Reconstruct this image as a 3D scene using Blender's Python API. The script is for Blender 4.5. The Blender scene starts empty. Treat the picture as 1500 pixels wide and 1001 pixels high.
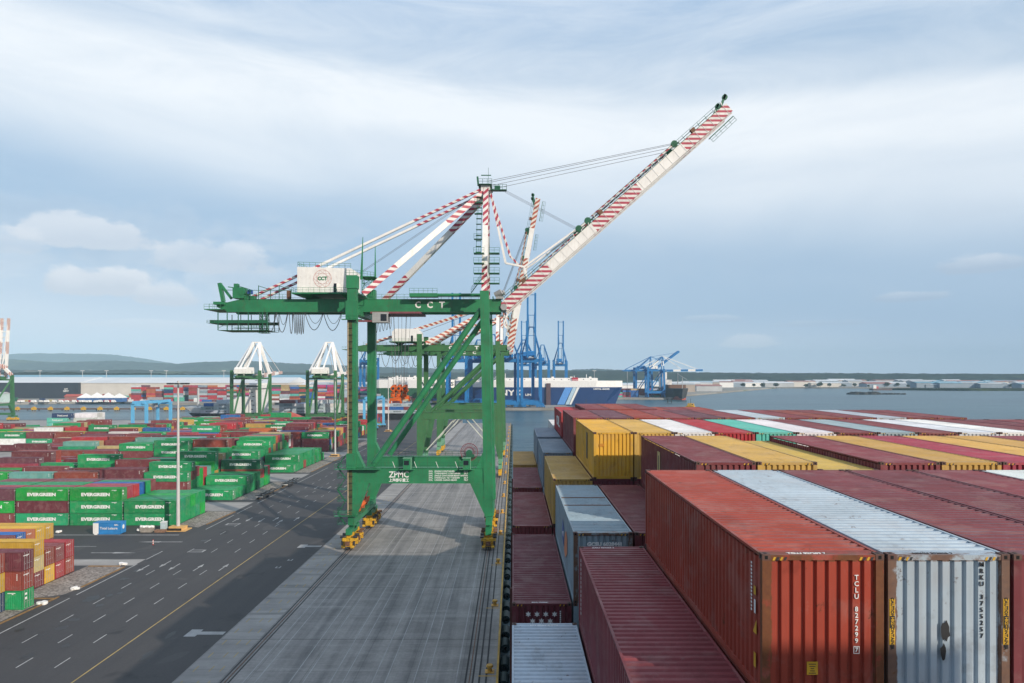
import bpy, math, random
from mathutils import Vector, Matrix, Euler
R = math.radians
sc = bpy.context.scene
col = sc.collection

# ---------------------------------------------------------------- camera
F, CX, CY, CAMZ = 1005.0, 752.0, 548.0, 35.8      # focal length in px of a 1500 px wide frame, vanishing point, eye height
cam_d = bpy.data.cameras.new('camera')
cam = bpy.data.objects.new('camera', cam_d); col.objects.link(cam)
cam.location = (0, 0, CAMZ); cam.rotation_euler = (R(90), 0, 0)
cam_d.sensor_width = 36; cam_d.lens = 36 * F / 1500
cam_d.shift_x = -(CX - 750) / 1500; cam_d.shift_y = (CY - 500.5) / 1500
cam_d.clip_start = 0.3; cam_d.clip_end = 30000
sc.camera = cam
def P(px, py, Y): return Vector(((px - CX) * Y / F, Y, CAMZ - (py - CY) * Y / F))

# ---------------------------------------------------------------- light
SUN_EL, SUN_DIR = R(23.5), Vector((0.727, -0.687, 0))
sun_d = bpy.data.lights.new('sun', 'SUN'); sun = bpy.data.objects.new('sun', sun_d); col.objects.link(sun)
sun_d.energy = 4.1; sun_d.angle = R(0.6); sun_d.color = (1.0, 0.88, 0.74)
to_sun = Vector((SUN_DIR.x * math.cos(SUN_EL), SUN_DIR.y * math.cos(SUN_EL), math.sin(SUN_EL)))
sun.rotation_euler = to_sun.to_track_quat('Z', 'Y').to_euler()
sc.view_settings.view_transform = 'Standard'; sc.view_settings.look = 'None'
sc.view_settings.exposure = 0.1; sc.view_settings.gamma = 1.0
sc.cycles.volume_bounces = 0; sc.cycles.max_bounces = 6; sc.cycles.diffuse_bounces = 3
sc.cycles.volume_step_rate = 4

class NT:
    """terse node-tree writing"""
    def __init__(s, nt): s.nt = nt; nt.nodes.clear()
    def n(s, t, **kw):
        nd = s.nt.nodes.new(t)
        for k, v in kw.items(): setattr(nd, k, v)
        return nd
    def l(s, a, b): s.nt.links.new(a, b)
    def val(s, sock, v):
        if hasattr(v, 'is_linked') or isinstance(v, bpy.types.NodeSocket): s.l(v, sock)
        else: sock.default_value = v
    def math(s, op, a, b=0.0, c=0.0, clamp=False):
        nd = s.n('ShaderNodeMath', operation=op, use_clamp=clamp)
        s.val(nd.inputs[0], a); s.val(nd.inputs[1], b); s.val(nd.inputs[2], c)
        return nd.outputs[0]
    def mix(s, f, a, b, mode='MIX'):
        nd = s.n('ShaderNodeMix', data_type='RGBA', blend_type=mode)
        s.val(nd.inputs[0], f)
        for i, v in ((6, a), (7, b)):
            s.val(nd.inputs[i], tuple(v) + (1,) if isinstance(v, (tuple, list)) and len(v) == 3 else v)
        return nd.outputs[2]
    def ramp(s, f, pts, mode='LINEAR'):
        nd = s.n('ShaderNodeValToRGB'); e = nd.color_ramp.elements; nd.color_ramp.interpolation = mode
        while len(e) < len(pts): e.new(0.5)
        for i, (p, v) in enumerate(pts):
            e[i].position = p; e[i].color = (v, v, v, 1) if isinstance(v, (int, float)) else tuple(v) + (1,)
        s.l(f, nd.inputs[0]); return nd.outputs[0]
    def noise(s, vec, scale, detail=5, rough=0.55, dist=0.0):
        nd = s.n('ShaderNodeTexNoise'); nd.inputs['Scale'].default_value = scale
        nd.inputs['Detail'].default_value = detail; nd.inputs['Roughness'].default_value = rough
        nd.inputs['Distortion'].default_value = dist
        s.l(vec, nd.inputs['Vector']); return nd.outputs['Fac']
    def mapv(s, vec, scale=(1, 1, 1), loc=(0, 0, 0), rot=(0, 0, 0)):
        nd = s.n('ShaderNodeMapping'); nd.inputs['Scale'].default_value = scale
        nd.inputs['Location'].default_value = loc; nd.inputs['Rotation'].default_value = rot
        s.l(vec, nd.inputs['Vector']); return nd.outputs[0]
    def comb(s, x, y, z=0.0):
        nd = s.n('ShaderNodeCombineXYZ')
        for i, v in enumerate((x, y, z)): s.val(nd.inputs[i], v)
        return nd.outputs[0]

# ---------------------------------------------------------------- sky
world = bpy.data.worlds.new('World'); sc.world = world; world.use_nodes = True
w = NT(world.node_tree)
out = w.n('ShaderNodeOutputWorld'); bg = w.n('ShaderNodeBackground'); w.l(bg.outputs[0], out.inputs[0])
bg.inputs[1].default_value = 0.1
sky = w.n('ShaderNodeTexSky', sky_type='NISHITA', sun_disc=False)
sky.sun_elevation = SUN_EL; sky.sun_rotation = math.atan2(SUN_DIR.x, SUN_DIR.y)
sky.altitude = 0; sky.air_density = 1.0; sky.dust_density = 2.0; sky.ozone_density = 1.5
tc = w.n('ShaderNodeTexCoord'); sep = w.n('ShaderNodeSeparateXYZ'); w.l(tc.outputs['Generated'], sep.inputs[0])
X, Y, Z = sep.outputs
hyp = w.math('SQRT', w.math('ADD', w.math('MULTIPLY', X, X), w.math('MULTIPLY', Y, Y)))
v = w.math('DIVIDE', w.math('MAXIMUM', Z, 0.0), w.math('MAXIMUM', hyp, 0.02))
u = w.math('ARCTAN2', X, Y)
uv = w.comb(u, v)
big = w.noise(w.mapv(uv, (1.6, 3.2, 1), (3.1, 0.4, 0)), 1.0, 4, 0.5, 0.3)
wisp = w.noise(w.mapv(uv, (2.0, 7.0, 1), (7.3, 2.0, 0), (0, 0, R(-14))), 1.5, 9, 0.66, 0.9)
vv = w.math('ADD', w.math('ADD', v, w.math('MULTIPLY', w.math('SUBTRACT', big, 0.5), 0.11)), w.math('MULTIPLY', u, 0.08))
band = w.ramp(vv, [(0.0, 0.50), (0.05, 0.34), (0.12, 0.10), (0.17, 0.14), (0.30, 0.76), (0.35, 0.97), (0.385, 0.93), (0.43, 0.52), (0.50, 0.33), (0.62, 0.30), (1.0, 0.25)], 'EASE')
veil = w.math('ADD', band, w.math('MULTIPLY', w.math('SUBTRACT', wisp, 0.5), w.ramp(v, [(0.0, 0.05), (0.2, 0.15), (0.33, 0.5), (0.5, 1.25)])), clamp=True)
# low cumulus banks: puffy tops, flatter and greyer bottoms
cn = w.noise(w.mapv(uv, (5.2, 10.5, 1), (1.75, 0.62, 0)), 1.0, 8, 0.56, 0.25)
reg = w.math('MULTIPLY', w.ramp(v, [(0.02, 0), (0.09, 0.75), (0.15, 1), (0.20, 0.8), (0.235, 0)]), w.ramp(w.math('ADD', w.math('MULTIPLY', u, 0.5), 0.5), [(0.0, 1), (0.36, 1), (0.44, 0.25), (0.7, 0.15), (1, 0.6)]))
cum = w.math('MULTIPLY', w.ramp(w.math('ADD', cn, w.math('MULTIPLY', reg, 0.10)), [(0.535, 0), (0.62, 1)], 'EASE'), reg)
clear = w.mix(0.8, sky.outputs[0], (3.2, 5.05, 7.2))
clear = w.mix(w.ramp(v, [(0.0, 1.0), (0.12, 0.55), (0.3, 0.0)]), clear, (3.7, 5.15, 6.95))
clear = w.mix(w.ramp(v, [(0.38, 0.0), (0.6, 0.7)]), clear, (4.4, 5.9, 8.2))
# unseen sky shaped for the lighting: brighter overhead, dimmer low at sides and back
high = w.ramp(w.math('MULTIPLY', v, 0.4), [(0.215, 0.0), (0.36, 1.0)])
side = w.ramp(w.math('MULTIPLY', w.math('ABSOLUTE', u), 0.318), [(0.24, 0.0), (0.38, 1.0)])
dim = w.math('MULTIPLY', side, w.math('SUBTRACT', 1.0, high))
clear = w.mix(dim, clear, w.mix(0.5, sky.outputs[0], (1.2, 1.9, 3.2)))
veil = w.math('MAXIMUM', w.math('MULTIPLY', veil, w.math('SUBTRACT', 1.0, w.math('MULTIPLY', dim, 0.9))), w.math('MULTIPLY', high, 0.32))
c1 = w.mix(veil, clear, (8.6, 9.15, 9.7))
shade = w.noise(w.mapv(uv, (5.2, 10.5, 1), (1.75, 0.635, 0)), 1.0, 3, 0.5)
ccol = w.mix(w.ramp(shade, [(0.42, 0), (0.62, 1)]), (7.7, 8.1, 8.7), (4.7, 5.6, 6.8))
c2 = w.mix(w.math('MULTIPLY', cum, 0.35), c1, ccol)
# a few separate cumulus heaps low over the hills: (azimuth, tangent of elevation, half width, half height, whiteness)
puff = w.noise(w.mapv(uv, (11, 17, 1), (2.2, 0.3, 0)), 1.0, 7, 0.6, 0.2)
def heap(u0, v0, ru, rv, amt):
    du = w.math('DIVIDE', w.math('SUBTRACT', u, u0), ru); dv = w.math('SUBTRACT', v, v0)
    dv = w.math('DIVIDE', dv, w.math('ADD', rv * 0.55, w.math('MULTIPLY', w.math('GREATER_THAN', dv, 0.0), rv * 0.75)))
    d = w.math('SQRT', w.math('ADD', w.math('MULTIPLY', du, du), w.math('MULTIPLY', dv, dv)))
    d = w.math('ADD', d, w.math('MULTIPLY', w.math('SUBTRACT', 0.5, puff), 1.9))
    return w.math('MULTIPLY', w.ramp(d, [(0.56, 1.0), (0.84, 0.0)], 'EASE'), amt)
for u0, v0, ru, rv, amt, lo in ((-0.545, 0.166, 0.10, 0.030, 0.62, 0.35), (-0.42, 0.146, 0.105, 0.034, 0.55, 0.5), (-0.535, 0.108, 0.085, 0.030, 0.85, 0.5), (-0.475, 0.098, 0.05, 0.024, 0.7, 0.5), (-0.64, 0.15, 0.05, 0.022, 0.4, 0.5), (-0.20, 0.085, 0.05, 0.022, 0.4, 0.2), (0.60, 0.128, 0.085, 0.016, 0.38, 0.9), (0.52, 0.095, 0.06, 0.010, 0.30, 1.0), (0.33, 0.042, 0.05, 0.014, 0.40, 0.2), (0.27, 0.075, 0.07, 0.008, 0.22, 1.0), (0.43, 0.066, 0.09, 0.008, 0.2, 1.0), (-0.50, 0.062, 0.12, 0.008, 0.25, 0.3)):
    k = heap(u0, v0, ru, rv, min(1.0, amt * 1.15))
    base = w.ramp(w.math('DIVIDE', w.math('ADD', w.math('SUBTRACT', v, v0), w.math('MULTIPLY', w.math('SUBTRACT', puff, 0.5), rv * 1.5)), rv * 1.6), [(0.0, lo), (0.55, 0.0)])
    c2 = w.mix(k, c2, w.mix(base, (7.6, 8.0, 8.6), (4.3, 5.1, 6.3)))
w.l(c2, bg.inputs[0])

# ---------------------------------------------------------------- helpers
class MB:
    """collects faces and links them as one mesh object"""
    def __init__(s): s.v = []; s.f = []; s.m = []; s.uv = []; s.c = []; s.cur = None
    def quad(s, a, b, c, d, m=0, uv=None):
        i = len(s.v); s.v += [tuple(a), tuple(b), tuple(c), tuple(d)]; s.f.append((i, i + 1, i + 2, i + 3)); s.m.append(m)
        s.uv += uv or [(0, 0)] * 4; s.c += [s.cur] * 4
    def poly(s, pts, m=0):
        i = len(s.v); s.v += [tuple(p) for p in pts]; s.f.append(tuple(range(i, i + len(pts)))); s.m.append(m)
        s.uv += [(0, 0)] * len(pts); s.c += [s.cur] * len(pts)
    def hexa(s, p, m=0):
        """8 corners: bottom ring 0-3 (counter-clockwise from above), top ring 4-7"""
        for a in ((3, 2, 1, 0), (4, 5, 6, 7), (0, 1, 5, 4), (1, 2, 6, 5), (2, 3, 7, 6), (3, 0, 4, 7)):
            s.quad(*[p[k] for k in a], m)
    def box(s, a, b, m=0):
        x0, x1 = sorted((a[0], b[0])); y0, y1 = sorted((a[1], b[1])); z0, z1 = sorted((a[2], b[2]))
        s.hexa([(x0, y0, z0), (x1, y0, z0), (x1, y1, z0), (x0, y1, z0), (x0, y0, z1), (x1, y0, z1), (x1, y1, z1), (x0, y1, z1)], m)
    def cbox(s, c, d, m=0): s.box([c[i] - d[i] / 2 for i in range(3)], [c[i] + d[i] / 2 for i in range(3)], m)
    def frame(s, p0, p1, up=(0, 0, 1)):
        p0, p1 = Vector(p0), Vector(p1); d = (p1 - p0); L = d.length; d.normalize()
        up = Vector(up)
        if abs(d.dot(up)) > 0.99: up = Vector((0, 1, 0))
        r = d.cross(up).normalized(); n = r.cross(d).normalized()
        return p0, p1, d, r, n, L
    def beam(s, p0, p1, wid, hgt=None, m=0, up=(0, 0, 1), segs=None, w1=None, h1=None):
        """box beam; wid across, hgt along up; segs = [(fraction, material), ...] along it; w1, h1 = size at the far end"""
        hgt = hgt or wid; w1 = w1 or wid; h1 = h1 or hgt
        p0, p1, d, r, n, L = s.frame(p0, p1, up)
        cuts = [(0, 1, m)]
        if segs:
            cuts = []; t = 0
            for fr, mm in segs: cuts.append((t, t + fr, mm)); t += fr
        sg = ((-1, -1), (1, -1), (1, 1), (-1, 1))
        def ring(t):
            q = p0.lerp(p1, t); W = wid + (w1 - wid) * t; H = hgt + (h1 - hgt) * t
            return [q + r * (W / 2 * a) + n * (H / 2 * b) for a, b in sg]
        for t0, t1, mm in cuts:
            A, B = ring(t0), ring(t1)
            per = [0, wid, wid + hgt, 2 * wid + hgt, 2 * (wid + hgt)]
            for k in range(4):
                j = (k + 1) % 4
                s.quad(A[k], A[j], B[j], B[k], mm, [(t0 * L, per[k]), (t0 * L, per[k + 1]), (t1 * L, per[k + 1]), (t1 * L, per[k])])
        A, B = ring(0), ring(1)
        s.quad(A[3], A[2], A[1], A[0], cuts[0][2]); s.quad(*B, cuts[-1][2])
    def tube(s, p0, p1, r0, m=0, n=8, r1=None, segs=None, caps=True):
        r1 = r0 if r1 is None else r1
        p0, p1, d, r, nn, L = s.frame(p0, p1)
        cuts = [(0, 1, m)]
        if segs:
            cuts = []; t = 0
            for fr, mm in segs: cuts.append((t, t + fr, mm)); t += fr
        def ring(t):
            q = p0.lerp(p1, t); rr = r0 + (r1 - r0) * t
            return [q + (r * math.cos(2 * math.pi * k / n) + nn * math.sin(2 * math.pi * k / n)) * rr for k in range(n)]
        for t0, t1, mm in cuts:
            A, B = ring(t0), ring(t1); c = 2 * math.pi * r0 / n
            for k in range(n):
                j = (k + 1) % n
                s.quad(A[j], A[k], B[k], B[j], mm, [(t0 * L, (k + 1) * c), (t0 * L, k * c), (t1 * L, k * c), (t1 * L, (k + 1) * c)])
        if caps:
            s.poly(ring(0), cuts[0][2]); s.poly(list(reversed(ring(1))), cuts[-1][2])
    def path(s, pts, r, m=0, n=4):
        for a, b in zip(pts, pts[1:]): s.tube(a, b, r, m, n, caps=False)
    def disc(s, c, axis, rad, thick, m=0, n=20, rin=0):
        c = Vector(c); ax = Vector(axis).normalized(); t = ax.orthogonal().normalized(); b = ax.cross(t)
        def ring(rr, o): return [c + ax * o + (t * math.cos(2 * math.pi * k / n) + b * math.sin(2 * math.pi * k / n)) * rr for k in range(n)]
        A, B = ring(rad, -thick / 2), ring(rad, thick / 2)
        for k in range(n): s.quad(A[k], A[(k + 1) % n], B[(k + 1) % n], B[k], m)
        if rin:
            a, bb = ring(rin, -thick / 2), ring(rin, thick / 2)
            for k in range(n):
                j = (k + 1) % n
                s.quad(bb[k], bb[j], a[j], a[k], m); s.quad(B[k], B[j], bb[j], bb[k], m); s.quad(A[j], A[k], a[k], a[j], m)
        else: s.poly(B, m); s.poly(list(reversed(A)), m)
    def rail(s, pts, h=1.05, r=0.03, m=0, step=2.0, rows=(0.5, 1.0), up=(0, 0, 1)):
        """guard rail along a polyline of deck points"""
        up = Vector(up); pts = [Vector(p) for p in pts]
        for a, b in zip(pts, pts[1:]):
            L = (b - a).length; k = max(1, round(L / step))
            for i in range(k + 1):
                q = a.lerp(b, i / k); s.tube(q, q + up * h, r, m, 4, caps=False)
            for f in rows: s.tube(a + up * h * f, b + up * h * f, r, m, 4, caps=False)
    def lattice(s, a, b, wid, hgt, r=0.08, m=0, step=2.0, up=(0, 0, 1)):
        a, b, d, rr, n, L = s.frame(a, b, up); k = max(1, round(L / step))
        C = [[a.lerp(b, i / k) + rr * (wid / 2 * p) + n * (hgt / 2 * q) for p, q in ((-1, -1), (1, -1), (1, 1), (-1, 1))] for i in range(k + 1)]
        for c in range(4): s.tube(C[0][c], C[-1][c], r, m, 4, caps=False)
        for i in range(k + 1):
            for c in range(4): s.tube(C[i][c], C[i][(c + 1) % 4], r * .7, m, 4, caps=False)
            if i < k:
                for c in range(4): s.tube(C[i][c], C[i + 1][(c + 1) % 4], r * .6, m, 4, caps=False)
    def corr(s, o, sd, ud, nd, L, H, pitch, depth, m=0, fr=(.36, .14, .36, .14)):
        """trapezoid sheet: waves run along sd, ridges along ud, outer face towards nd"""
        o, sd, ud, nd = map(Vector, (o, sd, ud, nd)); k = max(1, round(L / pitch)); p = L / k; pr = [(0, 0)]
        for i in range(k):
            b = i * p
            pr += [(b + fr[0] * p, 0), (b + (fr[0] + fr[1]) * p, -depth), (b + (fr[0] + fr[1] + fr[2]) * p, -depth), (b + p, 0)]
        flip = sd.cross(ud).dot(nd) < 0
        for (a, da), (b, db) in zip(pr, pr[1:]):
            q = [o + sd * a + nd * da, o + sd * b + nd * db, o + sd * b + nd * db + ud * H, o + sd * a + nd * da + ud * H]
            s.quad(*(q[::-1] if flip else q), m)
    def mesh(s, name, mats, smooth=False):
        me = bpy.data.meshes.new(name); me.from_pydata(s.v, [], s.f)
        for mt in (mats if isinstance(mats, (list, tuple)) else [mats]): me.materials.append(mt)
        me.polygons.foreach_set('material_index', s.m)
        l = me.uv_layers.new(name='UVMap'); flat = [x for p in s.uv for x in p]; l.data.foreach_set('uv', flat)
        if any(c is not None for c in s.c):
            at = me.color_attributes.new('tint', 'FLOAT_COLOR', 'CORNER')
            at.data.foreach_set('color', [x for c in s.c for x in (tuple(c or (1, 1, 1)) + (1,))])
        if smooth: me.polygons.foreach_set('use_smooth', [True] * len(s.f))
        me.update(); return me
    def build(s, name, mats, parent=None, smooth=False, loc=None):
        return link(name, s.mesh(name, mats, smooth), parent, loc)
def link(name, me, parent=None, loc=None, mat4=None):
    o = bpy.data.objects.new(name, me); col.objects.link(o)
    if parent: o.parent = parent
    if loc is not None: o.location = loc
    if mat4 is not None: o.matrix_local = mat4
    return o
def tag(o, label=None, cat=None, group=None, kind=None):
    for k, x in (('label', label), ('category', cat), ('group', group), ('kind', kind)):
        if x: o[k] = x
    return o
def thing(name, label, cat, loc=(0, 0, 0), rz=0, group=None):
    o = bpy.data.objects.new(name, None); col.objects.link(o); o.location = loc; o.rotation_euler = (0, 0, rz)
    o.empty_display_size = 0.1
    return tag(o, label, cat, group)
def struct(name, mb, mats, smooth=False): return tag(mb.build(name, mats, None, smooth), kind='structure')
def copy_tree(o, parent=None):
    c = o.copy(); col.objects.link(c)
    if parent: c.parent = parent
    for ch in list(o.children): copy_tree(ch, c)
    return c
_dg = None
_txt = {}
def text_mesh(s, size=1.0, bold=0.0, width=None, align='CENTER', mat=None, spacing=1.0, line=0.9, depth=0.006):
    """lettering as a thin mesh, lying in XY and centred (or left aligned)"""
    key = (s, size, bold, width, align, mat.name if mat else '', spacing, line)
    if key in _txt: return _txt[key]
    cu = bpy.data.curves.new('lettering', 'FONT'); cu.body = s; cu.size = size; cu.offset = bold; cu.extrude = depth
    cu.align_x = align; cu.align_y = 'CENTER'; cu.space_character = spacing; cu.space_line = line; cu.resolution_u = 2
    o = bpy.data.objects.new('lettering', cu); col.objects.link(o)
    dg = bpy.context.evaluated_depsgraph_get(); me = bpy.data.meshes.new_from_object(o.evaluated_get(dg))
    bpy.data.objects.remove(o); bpy.data.curves.remove(cu)
    xs = [p.co.x for p in me.vertices]
    if width and xs:
        k = width / (max(xs) - min(xs))
        for p in me.vertices: p.co.x *= k
    me.materials.clear()
    if mat: me.materials.append(mat)
    _txt[key] = me; return me
def M4(loc, xa, ya, za): return Matrix(((xa[0], ya[0], za[0], loc[0]), (xa[1], ya[1], za[1], loc[1]), (xa[2], ya[2], za[2], loc[2]), (0, 0, 0, 1)))
def face_cam(loc): return M4(loc, (1, 0, 0), (0, 0, 1), (0, -1, 0))       # lettering on a wall that faces -Y
ORD = ['first', 'second', 'third', 'fourth', 'fifth', 'sixth', 'seventh', 'eighth', 'ninth', 'tenth', 'eleventh', 'twelfth', 'thirteenth', 'fourteenth', 'fifteenth', 'sixteenth', 'seventeenth', 'eighteenth', 'nineteenth', 'twentieth', 'twenty-first', 'twenty-second', 'twenty-third', 'twenty-fourth']
rnd = random.Random(11)

# ---------------------------------------------------------------- materials
def mat(name, c, rough=0.6, var=0.18, scale=0.6, dirt=None, dirt_amt=0.3, streak=0.0, metal=0.0, bump=0.0, bscale=6.0, spec=None):
    """paint, stone or metal with soft patches, optional dirt and runs down the wall"""
    m = bpy.data.materials.new(name); m.use_nodes = True; t = NT(m.node_tree)
    o = t.n('ShaderNodeOutputMaterial'); b = t.n('ShaderNodeBsdfPrincipled'); t.l(b.outputs[0], o.inputs[0])
    g = t.n('ShaderNodeTexCoord').outputs['Object']
    n1 = t.noise(g, scale, 6, 0.6)
    k = t.ramp(n1, [(0.3, 1 - var), (0.7, 1 + var * 0.6)])
    colr = t.mix(1.0, c, k, 'MULTIPLY')
    if streak:
        n2 = t.noise(t.mapv(g, (3.0, 3.0, 0.16)), 1.6, 5, 0.65)
        colr = t.mix(t.ramp(n2, [(0.52, 0), (0.75, streak)]), colr, dirt or (0.05, 0.035, 0.025))
    if dirt:
        n3 = t.noise(g, scale * 3.1, 8, 0.7)
        colr = t.mix(t.ramp(n3, [(0.56, 0), (0.74, dirt_amt)]), colr, dirt)
    t.l(colr, b.inputs['Base Color']); b.inputs['Roughness'].default_value = rough; b.inputs['Metallic'].default_value = metal
    if spec is not None: b.inputs['Specular IOR Level'].default_value = spec
    if bump:
        bp = t.n('ShaderNodeBump'); bp.inputs['Strength'].default_value = bump; bp.inputs['Distance'].default_value = 0.05
        t.l(t.noise(g, bscale, 5, 0.6), bp.inputs['Height']); t.l(bp.outputs[0], b.inputs['Normal'])
    return m
def stripes(name, a, c, period=1.6, slant=1.0, worldz=False, rough=0.5, duty=0.5):
    """painted bands, running round a beam by its UV (metres), or level bands by height"""
    m = bpy.data.materials.new(name); m.use_nodes = True; t = NT(m.node_tree)
    o = t.n('ShaderNodeOutputMaterial'); b = t.n('ShaderNodeBsdfPrincipled'); t.l(b.outputs[0], o.inputs[0])
    tcn = t.n('ShaderNodeTexCoord'); s = t.n('ShaderNodeSeparateXYZ')
    if worldz: t.l(tcn.outputs['Object'], s.inputs[0]); f = t.math('MULTIPLY', s.outputs[2], 1 / period)
    else: t.l(tcn.outputs['UV'], s.inputs[0]); f = t.math('MULTIPLY', t.math('ADD', s.outputs[0], t.math('MULTIPLY', s.outputs[1], slant)), 1 / period)
    k = t.math('GREATER_THAN', t.math('FRACT', f), duty)
    n = t.noise(tcn.outputs['Object'], 1.3, 6, 0.65)
    cc = t.mix(1.0, t.mix(k, a, c), t.ramp(n, [(0.3, 0.78), (0.7, 1.08)]), 'MULTIPLY')
    t.l(cc, b.inputs['Base Color']); b.inputs['Roughness'].default_value = rough
    return m
def paint_by_object(name, attr=None, rust=0.25, rough=0.5, edge=False):
    """container paint: the colour is the object's own (or a per-face tint), with fading, runs and rust"""
    m = bpy.data.materials.new(name); m.use_nodes = True; t = NT(m.node_tree)
    o = t.n('ShaderNodeOutputMaterial'); b = t.n('ShaderNodeBsdfPrincipled'); t.l(b.outputs[0], o.inputs[0])
    g = t.n('ShaderNodeTexCoord').outputs['Object']; oi = t.n('ShaderNodeObjectInfo')
    if attr: base = t.n('ShaderNodeVertexColor', layer_name=attr).outputs[0]
    else: base = oi.outputs['Color']
    off = t.n('ShaderNodeVectorMath', operation='ADD'); t.l(g, off.inputs[0])
    t.l(t.comb(t.math('MULTIPLY', oi.outputs['Random'], 91.0), t.math('MULTIPLY', oi.outputs['Random'], 57.0)), off.inputs[1]); q = off.outputs[0]
    c = t.mix(1.0, base, t.ramp(t.noise(q, 0.35, 4, 0.6), [(0.3, 0.80), (0.7, 1.12)]), 'MULTIPLY')
    c = t.mix(t.ramp(t.noise(t.mapv(q, (5.0, 5.0, 0.35)), 1.0, 5, 0.6), [(0.45, 0.0), (0.8, 0.35)]), c, t.mix(1.0, c, (0.55, 0.48, 0.45), 'MULTIPLY'))
    c = t.mix(t.ramp(t.noise(q, 0.8, 6, 0.65, 0.5), [(0.50, 0.0), (0.62, 0.16)]), c, (0.36, 0.29, 0.26))      # dust dried in patches
    c = t.mix(t.ramp(t.noise(t.mapv(q, (1.3, 0.6, 1.3), (7, 3, 1)), 1.0, 7, 0.68), [(0.56, 0.0), (0.66, 0.38)]), c, t.mix(1.0, c, (0.5, 0.44, 0.42), 'MULTIPLY'))   # grime
    c = t.mix(t.ramp(t.noise(q, 1.7, 9, 0.72), [(0.60, 0.0), (0.70, 0.13)]), c, (0.45, 0.40, 0.36))        # chalky scuffs
    if rust:
        r = t.noise(q, 2.6, 10, 0.74, 0.4)
        c = t.mix(t.ramp(r, [(0.685 - rust * 0.22, 0.0), (0.75 - rust * 0.22, 0.85)]), c, (0.085, 0.035, 0.018))
    if edge:                                            # rust creeping from the front header and the corner posts
        s = t.n('ShaderNodeSeparateXYZ'); t.l(g, s.inputs[0])
        px_ = t.math('MAXIMUM', t.ramp(s.outputs[0], [(0.0, 1.0), (0.17, 0.9), (0.24, 0.0)]), t.ramp(t.math('SUBTRACT', 2.438, s.outputs[0]), [(0.0, 1.0), (0.17, 0.9), (0.24, 0.0)]))
        px_ = t.math('MULTIPLY', px_, t.ramp(s.outputs[1], [(0.12, 1.0), (0.2, 0.0)]))
        py_ = t.math('MULTIPLY', t.ramp(s.outputs[1], [(0.1, 0.75), (0.9, 0.0)]), t.math('GREATER_THAN', s.outputs[2], 2.75))
        k = t.math('ADD', t.math('MAXIMUM', px_, py_), t.math('MULTIPLY', t.math('SUBTRACT', t.noise(t.mapv(q, (2.2, 6.0, 2.2)), 1.0, 9, 0.72), 0.5), 2.4))
        c = t.mix(t.ramp(k, [(0.55, 0.0), (0.85, 0.9)]), c, t.mix(t.noise(q, 9.0, 4, 0.6), (0.20, 0.085, 0.03), (0.07, 0.03, 0.018)))
    t.l(c, b.inputs['Base Color'])
    b.inputs['Specular IOR Level'].default_value = 0.35
    t.l(t.ramp(t.noise(q, 1.1, 5, 0.6), [(0.3, rough - 0.1), (0.7, rough + 0.2)]), b.inputs['Roughness'])
    return m

GREEN = mat('crane_green', (0.022, 0.205, 0.085), 0.45, 0.30, 0.22, (0.09, 0.065, 0.035), 0.42, 0.5)
GREEN_DARK = mat('crane_green_dark', (0.015, 0.12, 0.06), 0.5, 0.2, 0.5, (0.05, 0.04, 0.03), 0.3)
OLIVE = mat('crane_green_faded', (0.036, 0.155, 0.055), 0.55, 0.25, 0.3, (0.14, 0.09, 0.04), 0.4, 0.5)
MINT = mat('crane_green_pale', (0.13, 0.34, 0.20), 0.6, 0.2, 0.4, (0.14, 0.12, 0.06), 0.35, 0.3)
WHITE = mat('white_paint', (0.80, 0.80, 0.78), 0.5, 0.1, 0.5, (0.34, 0.24, 0.15), 0.25, 0.3)
LETTER = mat('white_lettering', (0.78, 0.79, 0.77), 0.6, 0.08, 2.0)
BLACKL = mat('dark_lettering', (0.02, 0.022, 0.025), 0.6, 0.1, 2.0)
REDWHITE = stripes('red_white_stripes', (0.42, 0.055, 0.09), (0.74, 0.72, 0.70), 1.7, 1.0)
REDWHITE_LEVEL = stripes('red_white_level_stripes', (0.42, 0.055, 0.09), (0.74, 0.72, 0.70), 1.0, worldz=True)
ORANGEWHITE = stripes('orange_white_stripes', (0.42, 0.10, 0.06), (0.70, 0.68, 0.63), 1.9, 1.0)
HAZARD = stripes('yellow_black_stripes', (0.02, 0.02, 0.02), (0.75, 0.48, 0.03), 0.16, 0.8)
YELLOW = mat('machine_yellow', (0.62, 0.36, 0.025), 0.5, 0.3, 1.5, (0.06, 0.04, 0.03), 0.6)
ORANGE = mat('spreader_orange', (0.62, 0.12, 0.02), 0.5, 0.3, 1.2, (0.05, 0.03, 0.02), 0.7)
STEEL = mat('dark_steel', (0.035, 0.038, 0.042), 0.45, 0.25, 1.0)
GREYST = mat('grey_steel', (0.34, 0.35, 0.36), 0.5, 0.15, 0.8, (0.2, 0.12, 0.07), 0.3)
RUSTY = mat('rusty_steel', (0.16, 0.08, 0.045), 0.75, 0.35, 1.2, (0.05, 0.025, 0.015), 0.6)
ROPE = mat('wire_rope', (0.12, 0.12, 0.14), 0.6, 0.1)
GLASS = mat('dark_glass', (0.015, 0.02, 0.026), 0.08, 0.1)
MAROON_M = mat('maroon_paint', (0.20, 0.06, 0.075), 0.55, 0.2, 1.0)
BLUEC = mat('crane_blue', (0.003, 0.155, 0.42), 0.5, 0.15, 0.2)
SKYBLUE = mat('gantry_light_blue', (0.12, 0.42, 0.70), 0.5, 0.15, 0.3, (0.1, 0.1, 0.1), 0.25)
RUBBER = mat('fender_rubber', (0.010, 0.030, 0.032), 0.6, 0.3, 1.0, (0.10, 0.12, 0.10), 0.4)
CORN = paint_by_object('container_paint', None, 0.15)
CORN_OLD = paint_by_object('container_paint_rusty', None, 0.36, edge=True)
CORN_TINT = paint_by_object('container_paint_tinted', 'tint', 0.06)
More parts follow.
